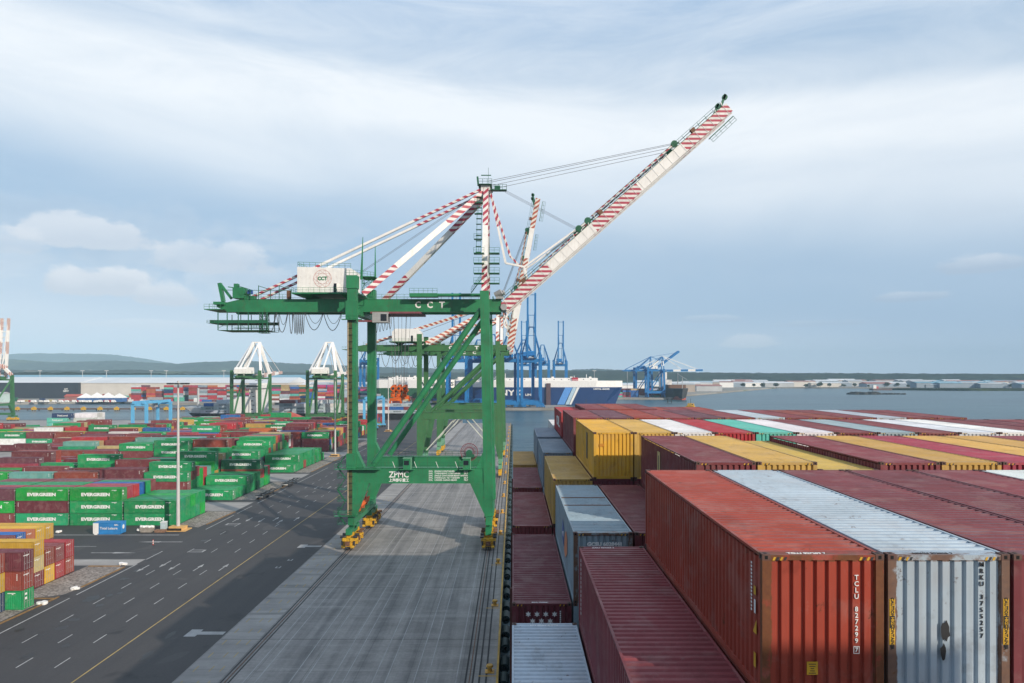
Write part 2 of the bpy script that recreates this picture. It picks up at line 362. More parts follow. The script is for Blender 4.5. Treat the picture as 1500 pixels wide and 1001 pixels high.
CAST = mat('corner_casting_steel', (0.10, 0.05, 0.04), 0.7, 0.4, 3.0, (0.03, 0.02, 0.015), 0.6)
HOLE = mat('black_recess', (0.004, 0.004, 0.004), 0.9, 0.0)
# ================================================================ SETTING
def surf(name, build):
    m = bpy.data.materials.new(name); m.use_nodes = True; t = NT(m.node_tree)
    o = t.n('ShaderNodeOutputMaterial'); b = t.n('ShaderNodeBsdfPrincipled'); t.l(b.outputs[0], o.inputs[0])
    build(t, b, t.n('ShaderNodeTexCoord').outputs['Object']); return m
def _asphalt(t, b, g):
    c = t.mix(t.ramp(t.noise(g, 0.03, 5, 0.6), [(0.35, 0), (0.65, 1)]), (0.041, 0.039, 0.041), (0.058, 0.054, 0.054))
    c = t.mix(t.ramp(t.noise(t.mapv(g, (0.5, 0.03, 1)), 1.0, 6, 0.6), [(0.45, 0), (0.75, 0.55)]), c, (0.034, 0.033, 0.036))   # wheel tracks
    c = t.mix(t.ramp(t.noise(t.mapv(g, (0.16, 0.12, 1), (3, 8, 0)), 1.0, 4, 0.5, 0.4), [(0.635, 0), (0.70, 0.8)]), c, (0.020, 0.020, 0.022))   # oil
    c = t.mix(t.ramp(t.noise(t.mapv(g, (0.05, 0.05, 1), (41, 8, 0)), 1.0, 3, 0.5, 1.4), [(0.62, 0), (0.64, 0.45)]), c, (0.085, 0.08, 0.078))   # patched areas
    c = t.mix(1.0, c, t.ramp(t.noise(g, 3.0, 6, 0.7), [(0.3, 0.85), (0.7, 1.12)]), 'MULTIPLY')
    t.l(c, b.inputs['Base Color']); b.inputs['Roughness'].default_value = 0.75
ASPHALT = surf('asphalt', _asphalt)
def _concrete(t, b, g):
    c = t.mix(t.ramp(t.noise(g, 0.06, 5, 0.6), [(0.35, 0), (0.65, 1)]), (0.225, 0.214, 0.203), (0.30, 0.286, 0.272))
    tr = t.noise(t.mapv(g, (0.55, 0.016, 1)), 1.0, 6, 0.62)
    c = t.mix(t.ramp(tr, [(0.42, 0), (0.66, 0.9)]), c, (0.135, 0.131, 0.130))
    c = t.mix(1.0, c, t.ramp(t.noise(g, 0.28, 7, 0.68), [(0.3, 0.78), (0.7, 1.2)]), 'MULTIPLY')                    # tyre-darkened lanes
    c = t.mix(t.ramp(t.noise(t.mapv(g, (1.9, 0.05, 1), (5, 0, 0)), 1.0, 6, 0.7), [(0.55, 0), (0.72, 0.35)]), c, (0.115, 0.112, 0.112))
    c = t.mix(t.ramp(t.noise(t.mapv(g, (0.04, 0.5, 1), (9, 3, 0)), 1.0, 5, 0.65), [(0.5, 0), (0.72, 0.55)]), c, (0.37, 0.355, 0.335))   # cross drags
    br = t.n('ShaderNodeTexBrick'); br.offset = 0; br.inputs['Scale'].default_value = 1
    br.inputs['Brick Width'].default_value = 6.2; br.inputs['Row Height'].default_value = 7.5; br.inputs['Mortar Size'].default_value = 0.035
    t.l(g, br.inputs['Vector'])
    c = t.mix(t.math('MULTIPLY', br.outputs['Fac'], 0.55), c, (0.07, 0.068, 0.066))
    c = t.mix(1.0, c, t.ramp(t.noise(g, 2.2, 6, 0.7), [(0.3, 0.86), (0.7, 1.12)]), 'MULTIPLY')
    t.l(c, b.inputs['Base Color']); b.inputs['Roughness'].default_value = 0.7
CONCRETE = surf('quay_concrete', _concrete)
def _lane(t, b, g):
    c = t.mix(t.ramp(t.noise(g, 0.12, 6, 0.65), [(0.35, 0), (0.65, 1)]), (0.24, 0.23, 0.22), (0.36, 0.345, 0.325))
    c = t.mix(t.ramp(t.noise(t.mapv(g, (0.05, 0.6, 1)), 1.0, 5, 0.6), [(0.5, 0), (0.72, 0.6)]), c, (0.08, 0.078, 0.078))
    t.l(c, b.inputs['Base Color']); b.inputs['Roughness'].default_value = 0.8
LANE = surf('pale_lane_concrete', _lane)
def _gravel(t, b, g):
    v = t.n('ShaderNodeTexVoronoi'); v.inputs['Scale'].default_value = 3.2; t.l(g, v.inputs['Vector'])
    s = t.n('ShaderNodeSeparateColor'); t.l(v.outputs['Color'], s.inputs[0])
    c = t.mix(s.outputs[0], (0.12, 0.10, 0.09), (0.40, 0.36, 0.32))
    c = t.mix(t.ramp(t.noise(g, 0.25, 5, 0.6), [(0.4, 0), (0.7, 0.5)]), c, (0.14, 0.11, 0.085))
    t.l(c, b.inputs['Base Color']); b.inputs['Roughness'].default_value = 0.9
    bp = t.n('ShaderNodeBump'); bp.inputs['Strength'].default_value = 0.6; bp.inputs['Distance'].default_value = 0.1
    t.l(v.outputs['Distance'], bp.inputs['Height']); t.l(bp.outputs[0], b.inputs['Normal'])
GRAVEL = surf('gravel', _gravel)
def _water(t, b, g):
    c = t.mix(t.ramp(t.noise(t.mapv(g, (0.003, 0.018, 1)), 1.0, 4, 0.5), [(0.35, 0), (0.7, 1)]), (0.006, 0.046, 0.072), (0.03, 0.10, 0.125))
    t.l(c, b.inputs['Base Color']); b.inputs['Roughness'].default_value = 0.28; b.inputs['IOR'].default_value = 1.33
    h = t.math('ADD', t.noise(t.mapv(g, (0.10, 0.22, 1), (0, 0, 0), (0, 0, R(20))), 1.0, 7, 0.62, 0.3), t.math('MULTIPLY', t.noise(t.mapv(g, (0.012, 0.03, 1)), 1.0, 3, 0.5), 2.0))
    bp = t.n('ShaderNodeBump'); bp.inputs['Strength'].default_value = 0.75; bp.inputs['Distance'].default_value = 1.6
    t.l(h, bp.inputs['Height']); t.l(bp.outputs[0], b.inputs['Normal'])
WATER = surf('harbour_water', _water)
def _forest(dark, light):
    def f(t, b, g):
        c = t.mix(t.ramp(t.noise(g, 0.02, 8, 0.7), [(0.35, 0), (0.65, 1)]), dark, light)
        c = t.mix(t.ramp(t.noise(g, 0.003, 4, 0.6), [(0.58, 0), (0.68, 0.5)]), c, (0.10, 0.13, 0.05))
        c = t.mix(t.ramp(t.noise(g, 0.0125, 2, 0.5), [(0.70, 0), (0.72, 0.55)]), c, (0.22, 0.19, 0.15))
        t.l(c, b.inputs['Base Color']); b.inputs['Roughness'].default_value = 0.95; b.inputs['Specular IOR Level'].default_value = 0.1
    return f
FOREST = surf('forest', _forest((0.008, 0.018, 0.014), (0.036, 0.055, 0.040)))
def _farland(t, b, g):
    c = t.mix(t.ramp(t.noise(g, 0.012, 6, 0.65), [(0.4, 0), (0.6, 1)]), (0.20, 0.19, 0.17), (0.30, 0.29, 0.27))
    c = t.mix(t.ramp(t.noise(g, 0.006, 5, 0.6), [(0.55, 0), (0.62, 0.8)]), c, (0.07, 0.10, 0.04))
    t.l(c, b.inputs['Base Color']); b.inputs['Roughness'].default_value = 0.9
FARLAND = surf('far_quay_ground', _farland)

W0, LAND_Y, EDGE_X, APRON_X = -2.6, 536.0, -1.75, -39.6
QUAY_END = 500.0
m = MB(); m.quad((-9000, -200, W0), (9000, -200, W0), (9000, 9000, W0), (-9000, 9000, W0)); struct('water', m, WATER)
m = MB(); m.quad((-1500, -200, 0), (APRON_X, -200, 0), (APRON_X, LAND_Y, 0), (-1500, LAND_Y, 0))
m.quad((APRON_X, LAND_Y, -5), (-1500, LAND_Y, -5), (-1500, LAND_Y, 0), (APRON_X, LAND_Y, 0)); struct('terminal_ground', m, ASPHALT)
m = MB(); m.quad((APRON_X, -200, 0), (EDGE_X, -200, 0), (EDGE_X, QUAY_END, 0), (APRON_X, QUAY_END, 0))
m.quad((EDGE_X, -200, -5), (EDGE_X, QUAY_END, -5), (EDGE_X, QUAY_END, 0), (EDGE_X, -200, 0))
m.quad((EDGE_X, QUAY_END, -5), (APRON_X, QUAY_END, -5), (APRON_X, QUAY_END, 0), (EDGE_X, QUAY_END, 0))
m.quad((APRON_X, QUAY_END, -5), (APRON_X, LAND_Y, -5), (APRON_X, LAND_Y, 0), (APRON_X, QUAY_END, 0)); struct('quay', m, CONCRETE)

# pale cross lanes between the yard blocks, gravel verges, kerb
m = MB()
for y0, y1, x1 in ((128.2, 132.6, -71), (179.0, 191.5, -72.5), (228, 246, -73), (294, 314, -74), (372, 382, -75)):
    m.quad((-400, y0, .004), (x1, y0, .004), (x1, y1, .004), (-400, y1, .004))
m.quad((-700, 440, .004), (-232, 440, .004), (-232, 530, .004), (-700, 530, .004))
struct('yard_lanes', m, LANE)
m = MB()
def gravel_patch(pts): m.poly([(x, y, .005) for x, y in pts])
gravel_patch([(-79.5, 108.5), (-73.2, 111), (-72.2, 114.5), (-72.0, 127.5), (-79.3, 127.8), (-79.6, 118)])
gravel_patch([(-79.5, 96), (-74.2, 96), (-74.0, 107), (-79.5, 107)])
gravel_patch([(-79.5, 163), (-73.5, 160), (-72.5, 178.5), (-79.5, 178.8)])
gravel_patch([(-79.4, 195), (-73.5, 195), (-73, 226), (-79.4, 227)])
gravel_patch([(-79.4, 249), (-74, 249), (-74, 292), (-79.4, 293)])
gravel_patch([(-79.4, 316), (-75, 316), (-75, 370), (-79.4, 370)])
struct('gravel_verges', m, GRAVEL)
KERB = mat('kerb_concrete', (0.30, 0.28, 0.25), 0.8, 0.3, 0.8, (0.10, 0.07, 0.04), 0.7)
RUSTK = mat('rusty_kerb', (0.25, 0.15, 0.06), 0.8, 0.4, 0.8, (0.08, 0.06, 0.05), 0.7)
m = MB()
for a, b in (((-72.4, 115), (-72.0, 127)), ((-73.6, 96), (-72.9, 110)), ((-72.9, 163), (-72.2, 178)), ((-73.0, 195), (-72.6, 226)), ((-73.6, 250), (-73.6, 292))):
    m.beam((a[0], a[1], .075), (b[0], b[1], .075), .28, .15)
for y in (109.2, 127.6): m.beam((-79, y, .075), (-73.2, y, .075), .25, .15)
struct('yard_kerb', m, RUSTK)

# painted markings on the road and the apron
LINEW = mat('worn_white_line', (0.40, 0.40, 0.39), 0.7, 0.3, 0.9, (0.10, 0.10, 0.10), 0.9)
LINEF = mat('faint_white_line', (0.36, 0.36, 0.355), 0.75, 0.25, 0.35, (0.2, 0.195, 0.19), 0.9)
LINEY = mat('worn_yellow_line', (0.40, 0.29, 0.10), 0.75, 0.3, 0.5, (0.12, 0.10, 0.07), 0.8)
DARKJ = mat('dark_joint', (0.035, 0.033, 0.032), 0.8, 0.3, 0.6)
ml = MB()
def strip(x0, x1, y0, y1, mi, z=.008): ml.quad((x0, y0, z), (x1, y0, z), (x1, y1, z), (x0, y1, z), mi)
strip(-51.3, -51.1, 20, 470, 2)
for a, b in ((60, 109.5), (111.2, 129.2), (132.4, 138.5), (158, 174), (176, 186), (190, 205), (207, 214), (225, 262), (272, 330)): strip(-70.95, -70.72, a, b, 0)
for x in (-65.4, -60.6, -55.9):
    y = 60.4
    while y < 330:
        if not (126 < y < 134 or 164 < y < 171): strip(x - .08, x + .08, y, y + 3.0, 0)
        y += 7.72
def arrow(x, y, up=1, turn=0, mi=0, s=1.0):
    """a lane arrow 4.5 m long lying on the road"""
    q = [(-.11, 0), (.11, 0), (.11, 2.9), (-.11, 2.9)]; h = [(-.42, 2.6), (.42, 2.6), (0, 4.6)]
    def T(p): return (x + p[0] * s, y + up * p[1] * s, .009)
    for poly in (q, h):
        pts = [T(p) for p in poly]; ml.poly(pts if up > 0 else pts[::-1], mi)
    if turn:
        pts = [(.11, 1.2), (.11, 1.7), (1.1, 2.3), (1.1, 1.6)]
        pts = [(p[0] * turn, p[1]) for p in pts]; pts = [T(p) for p in pts]
        ml.poly(pts if up * turn > 0 else pts[::-1], mi)
for x, y, up in ((-68.2, 128.5, -1), (-65.6, 131.5, -1), (-62.9, 129.5, -1), (-58.2, 124.6, 1), (-53.6, 124.8, 1), (-68.0, 166.0, 1), (-65.0, 171.0, -1), (-58.6, 167, 1), (-56.6, 164, 1), (-53.5, 167.2, 1), (-61.6, 170, -1), (-58.0, 214, 1), (-53.5, 216, 1), (-62, 218, -1)): arrow(x, y, up)
def harrow(x, y, L, d, mi=1, w=.16):
    ml.quad((x, y - w, .009), (x + d * L * .55, y - w, .009), (x + d * L * .55, y + w, .009), (x, y + w, .009), mi)
    ml.poly([(x + d * L * .5, y - 3 * w, .0095), (x + d * L, y, .0095), (x + d * L * .5, y + 3 * w, .0095)][::1 if d > 0 else -1], mi)
harrow(-84.5, 137.3, 9, 1, 0); harrow(-70.5, 146.2, 9.5, -1, 0)
strip(-140, -74.3, 152.3, 152.7, 0); strip(-110, -73.6, 131.3, 131.6, 0); strip(-104, -98, 142.2, 142.4, 0); strip(-92, -86.5, 142.2, 142.4, 0)
strip(-39.4, -34.3, -60, 498, 4, .002)
# letter-like road symbols and pale blocks
for x, y, mi in ((-64.0, 137.8, 1), (-66.8, 162.5, 1)):
    for a in ((-1.6, 1.6, 0, .35), (-1.6, 1.6, 1.5, 1.85), (-1.6, -1.2, .35, 1.5), (1.2, 1.6, .35, 1.5)): strip(x + a[0], x + a[1], y + a[2], y + a[3], mi)
for x, y in ((-44.6, 142.0), (-45.0, 94.2)):
    strip(x, -39.9, y, y + 1.1, 1, .0085); strip(x, x + 1.6, y - .7, y + 1.9, 1, .0095)
for x, y in ((-44.0, 126.5), (-43.4, 131.5)): strip(x, x + .9, y, y + .25, 1); strip(x, x + .2, y, y + 1.1, 1, .0085); strip(x + .7, x + .9, y, y + 1.1, 1, .0092)
for x in (-31.4, -30.0, -26.0, -24.4, -21.3, -19.8, -16.4, -14.9, -11.6, -10.1, -6.7): strip(x - .055, x + .055, -20, 470, 1)
for x in (-38.6, -36.7, -35.4):
    y = 62
    while y < 200: strip(x, x + .12, y, y + 1.6, 2); y += 4.1
for x in (-33.95, -33.05, -5.6, -4.75, -4.0, -3.2): strip(x - .11, x + .11, -60, QUAY_END, 3, .004)
y = -20
while y < 470:
    strip(-39.4, -2.2, y, y + .10, 3, .006); y += 22.5
sr = random.Random(9)
for px, py, rx, ry in ((135, 877, 1.25, 1.2), (146, 887, .8, .5), (60, 929, .8, .6), (30, 923, .7, .5), (108, 908, 1.0, .6), (90, 920, .9, .6), (182, 848, .9, .5), (160, 872, .6, .5), (175, 869, .5, .4), (200, 836, .6, .5), (40, 962, .9, .7), (228, 812, .7, .4), (300, 792, .9, .5), (96, 946, .6, .5), (250, 930, .5, .9), (215, 960, .5, 1.1)):
    Yq = CAMZ * F / (py - CY); xq = (px - CX) * Yq / F
    ml.poly([(xq + rx * sr.uniform(.55, 1.15) * math.cos(a), Yq + ry * 1.6 * sr.uniform(.55, 1.15) * math.sin(a), .0065) for a in [i * math.pi / 8 for i in range(16)]], 5)
STAIN = mat('oil_stain', (0.022, 0.021, 0.022), 0.5, 0.35, 1.2, (0.05, 0.048, 0.05), 0.8)
struct('road_markings', ml, [LINEW, LINEF, LINEY, DARKJ, LANE, STAIN])
m = MB()
for x in (-33.5, -5.15): m.box((x - .055, -60, .004), (x + .055, QUAY_END - 3, .05))
struct('crane_rails', m, RUSTY)
KERBY = mat('yellow_kerb_paint', (0.48, 0.30, 0.06), 0.7, 0.35, 0.4, (0.10, 0.07, 0.05), 0.9)
m = MB(); m.box((EDGE_X - .28, -60, .004), (EDGE_X - .02, QUAY_END - .1, .24)); struct('quay_kerb', m, KERBY)

# bollards (things) with yellow painted squares beside them
BOLL = mat('bollard_yellow', (0.60, 0.33, 0.05), 0.55, 0.3, 2.0, (0.08, 0.05, 0.03), 0.6)
mb = MB(); mb.tube((0, 0, 0), (0, 0, .5), .26, n=14); mb.tube((0, 0, .5), (0, 0, .62), .26, n=14, r1=.44); mb.tube((0, 0, .62), (0, 0, .84), .44, n=14, r1=.36); mb.cbox((0, 0, .03), (1.1, 1.1, .06))
bme = mb.mesh('bollard_body', BOLL); mp = MB(); mp.quad((-1.3, -.12, 0), (.95, -.12, 0), (.95, .12, 0), (-1.3, .12, 0))
y = 82.5; k = 0
while y < 480:
    b = thing('mooring_bollard', 'squat yellow mooring bollard by the quay kerb, %s one along from the camera' % ORD[k], 'bollard', (-2.85, y, .012), 0, 'mooring bollards along the quay edge')
    link('post', bme, b); q = link('painted_line', mp.mesh('painted_line', KERBY) if k == 0 else pl_me, b, (0, -1.2, 0)); pl_me = q.data
    y += 23.6; k += 1

# fenders hung on the quay wall between quay and ship
mb = MB(); mb.tube((-.62, 0, 0), (.62, 0, 0), .62, n=14); mb.tube((-.66, 0, 0), (.66, 0, 0), .2, 1, n=8)
mb2 = MB(); mb2.disc((0, 0, 0), (0, 1, 0), .60, 2.6, 0, 16, .25)
fme = mb2.mesh('fender', RUBBER)
y = 71.0; k = 0
while y < 490:
    f = link('quay_fender', fme, None, (EDGE_X + .64, y, -1.1 if k % 2 else -.8))
    tag(f, 'dark rubber cylinder fender lying between the quay wall and the container ship' if y < 250 else 'dark rubber cylinder fender on the quay wall beyond the ship', 'fender', 'fenders along the quay wall')
    y += 5.4 if y < 250 else 9; k += 1

# -------- far shores
def land(name, pts, z=0.0, mt=FARLAND):
    m = MB(); m.poly([(x, y, z) for x, y in pts])
    for (x0, y0), (x1, y1) in zip(pts, pts[1:] + pts[:1]): m.quad((x0, y0, -5), (x1, y1, -5), (x1, y1, z), (x0, y0, z))
    return struct(name, m, mt)
land('finger_pier', [(-300, 716), (60, 722), (60, 790), (-300, 790)])
land('far_terminal', [(-2600, 842), (-640, 850), (-520, 905), (-470, 850), (-300, 845), (-300, 1030), (-60, 1036), (236, 1022), (250, 1100), (700, 1830), (760, 8800), (-2600, 8800)])
land('right_shore', [(560, 1900), (900, 1820), (1180, 1800), (1250, 1690), (1700, 1660), (2600, 1500), (6500, 2000), (6500, 8800), (760, 8800)])
land('grass_spit', [(880, 1640), (1010, 1560), (1700, 1540), (1700, 1660), (1000, 1700)], 1.5, FOREST)

def ridge(name, Yc, depth, prof, amp, seed, mt, nx=700, ny=9):
    """a wooded ridge; prof gives its skyline as (px, py) read at distance Yc"""
    rg = random.Random(seed); from mathutils import noise as mn
    pts = []
    for j in range(ny):
        t = j / (ny - 1); yy = Yc + (t - .5) * depth; prf = math.sin(math.pi * t) ** .7
        for i in range(nx):
            px = prof[0][0] + (prof[-1][0] - prof[0][0]) * i / (nx - 1)
            for (a, pa), (b, pb) in zip(prof, prof[1:]):
                if a <= px <= b: py = pa + (pb - pa) * (px - a) / (b - a); break
            x = (px - CX) * Yc / F; top = CAMZ - (py - CY) * Yc / F
            nz = mn.fractal(Vector((x / depth * 2.2 + seed, yy / depth * 2, 0)), 1.0, 2.0, 5) * .35 + mn.noise(Vector((x / 34, yy / 34, seed))) * .2 + rg.uniform(-.14, .14)
            pts.append((x, yy, max(-3, (top + amp * nz) * prf - 2)))
    m = bpy.data.meshes.new(name); fs = [(j * nx + i, j * nx + i + 1, (j + 1) * nx + i + 1, (j + 1) * nx + i) for j in range(ny - 1) for i in range(nx - 1)]
    m.from_pydata(pts, [], fs); m.materials.append(mt); m.polygons.foreach_set('use_smooth', [True] * len(fs))
    tag(link(name, m), kind='structure')
ridge('hills', 7600, 1500, [(-200, 528), (0, 520), (60, 517), (150, 519), (200, 524), (260, 533), (420, 540), (700, 545), (1100, 548), (1700, 549)], 26, 1, FOREST)
ridge('hills', 4700, 900, [(-200, 531), (0, 525), (90, 531), (170, 528), (260, 533), (300, 530), (360, 528), (440, 532), (520, 536), (640, 540), (800, 542), (870, 540), (960, 544), (1100, 546), (1300, 547), (1700, 549)], 16, 2, FOREST)
ridge('wooded_shore', 2900, 500, [(-200, 541), (0, 541), (100, 543), (200, 541), (300, 545), (420, 545), (560, 546), (700, 545), (800, 541), (900, 543), (1000, 545), (1100, 546), (1300, 547), (1700, 548)], 9, 3, FOREST)
ridge('wooded_shore', 1560, 240, [(-200, 545), (0, 544), (60, 545), (180, 546), (300, 548), (420, 549), (560, 550), (620, 552), (700, 556), (760, 565)], 10, 4, FOREST)
# ================================================================ CONTAINERS
L40, WID, HC, ST = 12.19, 2.438, 2.896, 2.591
PAL = dict(maroon=(.20, .046, .052), dark_maroon=(.150, .034, .044), plum=(.140, .052, .072), brown_red=(.26, .055, .038), red_orange=(.285, .046, .029), red=(.42, .035, .045), pink_red=(.36, .045, .075),
           yellow=(.52, .335, .085), bright_yellow=(.60, .37, .045), beige=(.46, .36, .18), orange=(.46, .13, .045), light_grey=(.41, .48, .54), grey_blue=(.25, .33, .38), white=(.68, .70, .70), teal=(.10, .42, .34),
           green=(.012, .275, .092), bright_green=(.012, .330, .050), sea_green=(.018, .310, .140), dark_green=(.010, .130, .065), navy=(.02, .045, .12), blue=(.02, .12, .38), pale_teal=(.16, .40, .36))
CNAME = {k: k.replace('_', ' ') for k in PAL}; CNAME.update(grey_blue='weathered grey-blue', brown_red='brown-red', red_orange='red-orange', pink_red='pinkish red')
_cm = {}
def container_meshes(h, paint, kind='closed', key=''):
    """the meshes of one 40-foot box: lies along +Y, blank end at y=0, doors at y=L"""
    k = (h, paint.name, kind)
    if k in _cm: return _cm[k]
    d = {}; e = .005
    a = MB(); a.corr((0.012, .16, .16), (0, 1, 0), (0, 0, 1), (-1, 0, 0), L40 - .32, h - .28, .278, .036); d['side_a'] = a.mesh('side_wall', paint)
    a = MB(); a.corr((WID - .012, .16, .16), (0, 1, 0), (0, 0, 1), (1, 0, 0), L40 - .32, h - .28, .278, .036); d['side_b'] = a.mesh('side_wall', paint)
    a = MB(); a.corr((.15, .012, .17), (1, 0, 0), (0, 0, 1), (0, -1, 0), WID - .30, h - .28, .25, .055, fr=(.52, .10, .28, .10)); d['end'] = a.mesh('end_wall', paint)
    a = MB(); a.corr((.07, .30, h - .022), (0, 1, 0), (1, 0, 0), (0, 0, 1), L40 - .6, WID - .14, .29, .045, fr=(.44, .15, .26, .15))
    for y0, y1 in ((.10, .30), (L40 - .30, L40 - .10)): a.quad((.07, y0, h - .024), (WID - .07, y0, h - .024), (WID - .07, y1, h - .024), (.07, y1, h - .024))
    d['roof'] = a.mesh('roof', paint)
    a = MB()
    for x0, x1 in ((0, .16), (WID - .16, WID)):
        for y0, y1 in ((0, .12), (L40 - .12, L40)): a.box((x0, y0, .118), (x1, y1, h - .118))
    for x0, x1 in ((.004, .07), (WID - .07, WID - .004)):
        a.box((x0, .178, h - .075), (x1, L40 - .178, h - .012)); a.box((x0, .178, .012), (x1, L40 - .178, .16))
    for y0, y1 in ((.004, .10), (L40 - .10, L40 - .004)):
        a.box((.162, y0, h - .115), (WID - .162, y1, h - .012)); a.box((.162, y0, .012), (WID - .162, y1, .17))
    a.box((.07, .18, .12), (WID - .07, L40 - .18, .15))
    d['frame'] = a.mesh('frame', paint); fr = a
    fr_simple = MB(); fr_simple.v = list(fr.v); fr_simple.f = list(fr.f); fr_simple.m = list(fr.m); fr_simple.uv = list(fr.uv); fr_simple.c = list(fr.c)
    d['cast'] = []
    for x in (0, WID - .162):
        for y in (0, L40 - .178):
            for z in (0, h - .118):
                fr_simple.box((x, y, z), (x + .162, y + .178, z + .118)); a = MB()
                a.box((x - .003, y - .003, z), (x + .165, y + .181, z + .118 + (.006 if z else 0)), 0)
                zc = z + .06; s = -1 if y == 0 else 1; yf = y - .005 if y == 0 else y + .183
                a.box((x + .05, min(yf, yf + s * .002), zc - .035), (x + .11, max(yf, yf + s * .002), zc + .035), 1)
                xf = -.005 if x == 0 else WID + .005
                a.box((min(xf, xf + .002), y + .05, zc - .035), (max(xf, xf + .002), y + .13, zc + .035), 1)
                if z: a.box((x + .05, y + .05, h + .0065), (x + .11, y + .13, h + .0085), 1)
                d['cast'].append(a.mesh('corner_casting', [CAST, HOLE]))
    d['frame_simple'] = fr_simple.mesh('frame', paint)
    # doors
    a = MB(); yd = L40 - .03
    for x0, x1 in ((.165, WID / 2 - .006), (WID / 2 + .006, WID - .165)):
        a.box((x0, yd - .04, .18), (x1, yd, h - .125))
        for i in range(4):
            z = .35 + i * (h - .7) / 4; a.box((x0 + .06, yd + .001, z), (x1 - .06, yd + .018, z + (h - .7) / 4 - .12))
    d['door'] = a.mesh('door', paint)
    a = MB()
    for x in (.42, .95, 1.49, 2.02):
        a.tube((x, yd + .05, .14), (x, yd + .05, h - .1), .022, n=6); a.box((x - .05, yd + .02, 1.0), (x + .3 * (1 if x < 1 else -1), yd + .045, 1.05))
        for z in (.2, 1.3, h - .2): a.box((x - .05, yd + .018, z), (x + .05, yd + .07, z + .07))
    d['bars'] = a.mesh('locking_bar', GREYST)
    d['hazard'] = []
    for x0 in (.20, WID - .50):
        a = MB()
        for i in range(4):
            x = x0 + i * .075
            a.quad((x, -.002, h - .118), (x + .045, -.002, h - .118), (x + .075, -.002, h - .05), (x + .03, -.002, h - .05), i % 2)
        d['hazard'].append(a.mesh('hazard_stripe', [bpy.data.materials['machine_yellow'], BLACKL]))
    _cm[k] = d; return d
def full_container(loc, h, colr, label, cat='container', group=None, rz=0, rust=False, hazard=False, doors=True, slim=False, bars=None):
    d = container_meshes(h, CORN_OLD if rust else CORN)
    t = thing('shipping_container', label, cat, loc, rz, group)
    ps = [('side_wall', d['side_a']), ('side_wall', d['side_b']), ('end_wall', d['end']), ('roof', d['roof']), ('frame', d['frame_simple' if slim else 'frame'])]
    if doors: ps.append(('door', d['door']))
    if not slim: ps += [('corner_casting', q) for q in d['cast']]
    if doors and (bars if bars is not None else not slim): ps.append(('locking_bar', d['bars']))
    if hazard: ps += [('hazard_stripe', q) for q in d['hazard']]
    for nm, k in ps:
        o = link(nm, k, t); o.color = tuple(colr) + (1,)
    return t
def jitter(c, r, a=.14):
    k = 1 + r.uniform(-a, a); return tuple(max(0, x * k * (1 + r.uniform(-.05, .05))) for x in c)

# ---------------------------------------------------------------- the ship the picture is taken from
T0 = CAMZ - 3.62                                          # top of the highest tier
def cx0(k): return -0.05 + 2.52 * k
def bay_y(b): return 13.75 + 14.4 * b
HULL = mat('ship_hull_dark', (0.03, 0.032, 0.036), 0.5, 0.2, 0.2, (0.12, 0.06, 0.04), 0.3)
DECK = mat('ship_deck_red', (0.10, 0.035, 0.028), 0.7, 0.3, 0.4, (0.05, 0.04, 0.035), 0.5)
ship = thing('container_ship', 'big dark container ship alongside the quay, loaded high with containers in the foreground', 'ship', (0, 0, W0))
m = MB(); xr = 47.6; prof = [(-120, 0.05, xr), (98, 0.05, xr), (112, 8, 39), (124, 15, 32), (132, 21, 26)]
for (y0, a0, b0), (y1, a1, b1) in zip(prof, prof[1:]):
    m.hexa([(a0, y0, 0), (b0, y0, 0), (b1, y1, 0), (a1, y1, 0), (a0, y0, 17.0), (b0, y0, 17.0), (b1, y1, 17.0), (a1, y1, 17.0)])
m.build('hull', HULL, ship)
m = MB()
for b in range(-2, 6):
    y0 = bay_y(b); c0, c1 = (4, 18) if b not in (3, 5) else ((4, 14) if b == 3 else (3, 17))
    z1 = T0 - W0 - HC * (1.05 if b < 4 else 1.16 if b == 4 else 2.9)
    m.box((cx0(c0) + .1, y0 + .1, 17.01), (cx0(c1) + WID, y0 + L40 - .1, z1 if b >= 0 else z1 - 3))
m.build('hidden_cargo_fill', DECK, ship)  # unseen fill in place of lower tiers, added to block the sun
m = MB()
for b in range(0, 5):
    y0 = bay_y(b) + L40 + .5; c1 = 18 if b < 3 else (14 if b == 3 else 8)
    for k in range(0, c1 + 2): m.beam((cx0(k) - .05, y0 + .5, 17.02), (cx0(k) - .05, y0 + .5, 25.5), .22)
    m.box((0, y0 + .2, 22.2), (cx0(c1) + WID, y0 + 1.1, 22.35)); m.box((0, y0 + .25, 25.4), (cx0(c1) + WID, y0 + 1.0, 25.52))
m.build('lashing_bridge', DECK, ship)
# the accommodation block that carries the bridge, behind the camera
m = MB(); m.box((9, -16, 17.01), (40, -6.5, 34.0)); m.box((-.2, -13, 36.4), (47.8, -7.0, 37.4)); m.box((14, -12.5, 34.0), (36, -8, 36.4)); m.box((26.8, -11.5, 37.4), (31.6, -7.5, 46.4)); m.build('accommodation_block', WHITE, ship)

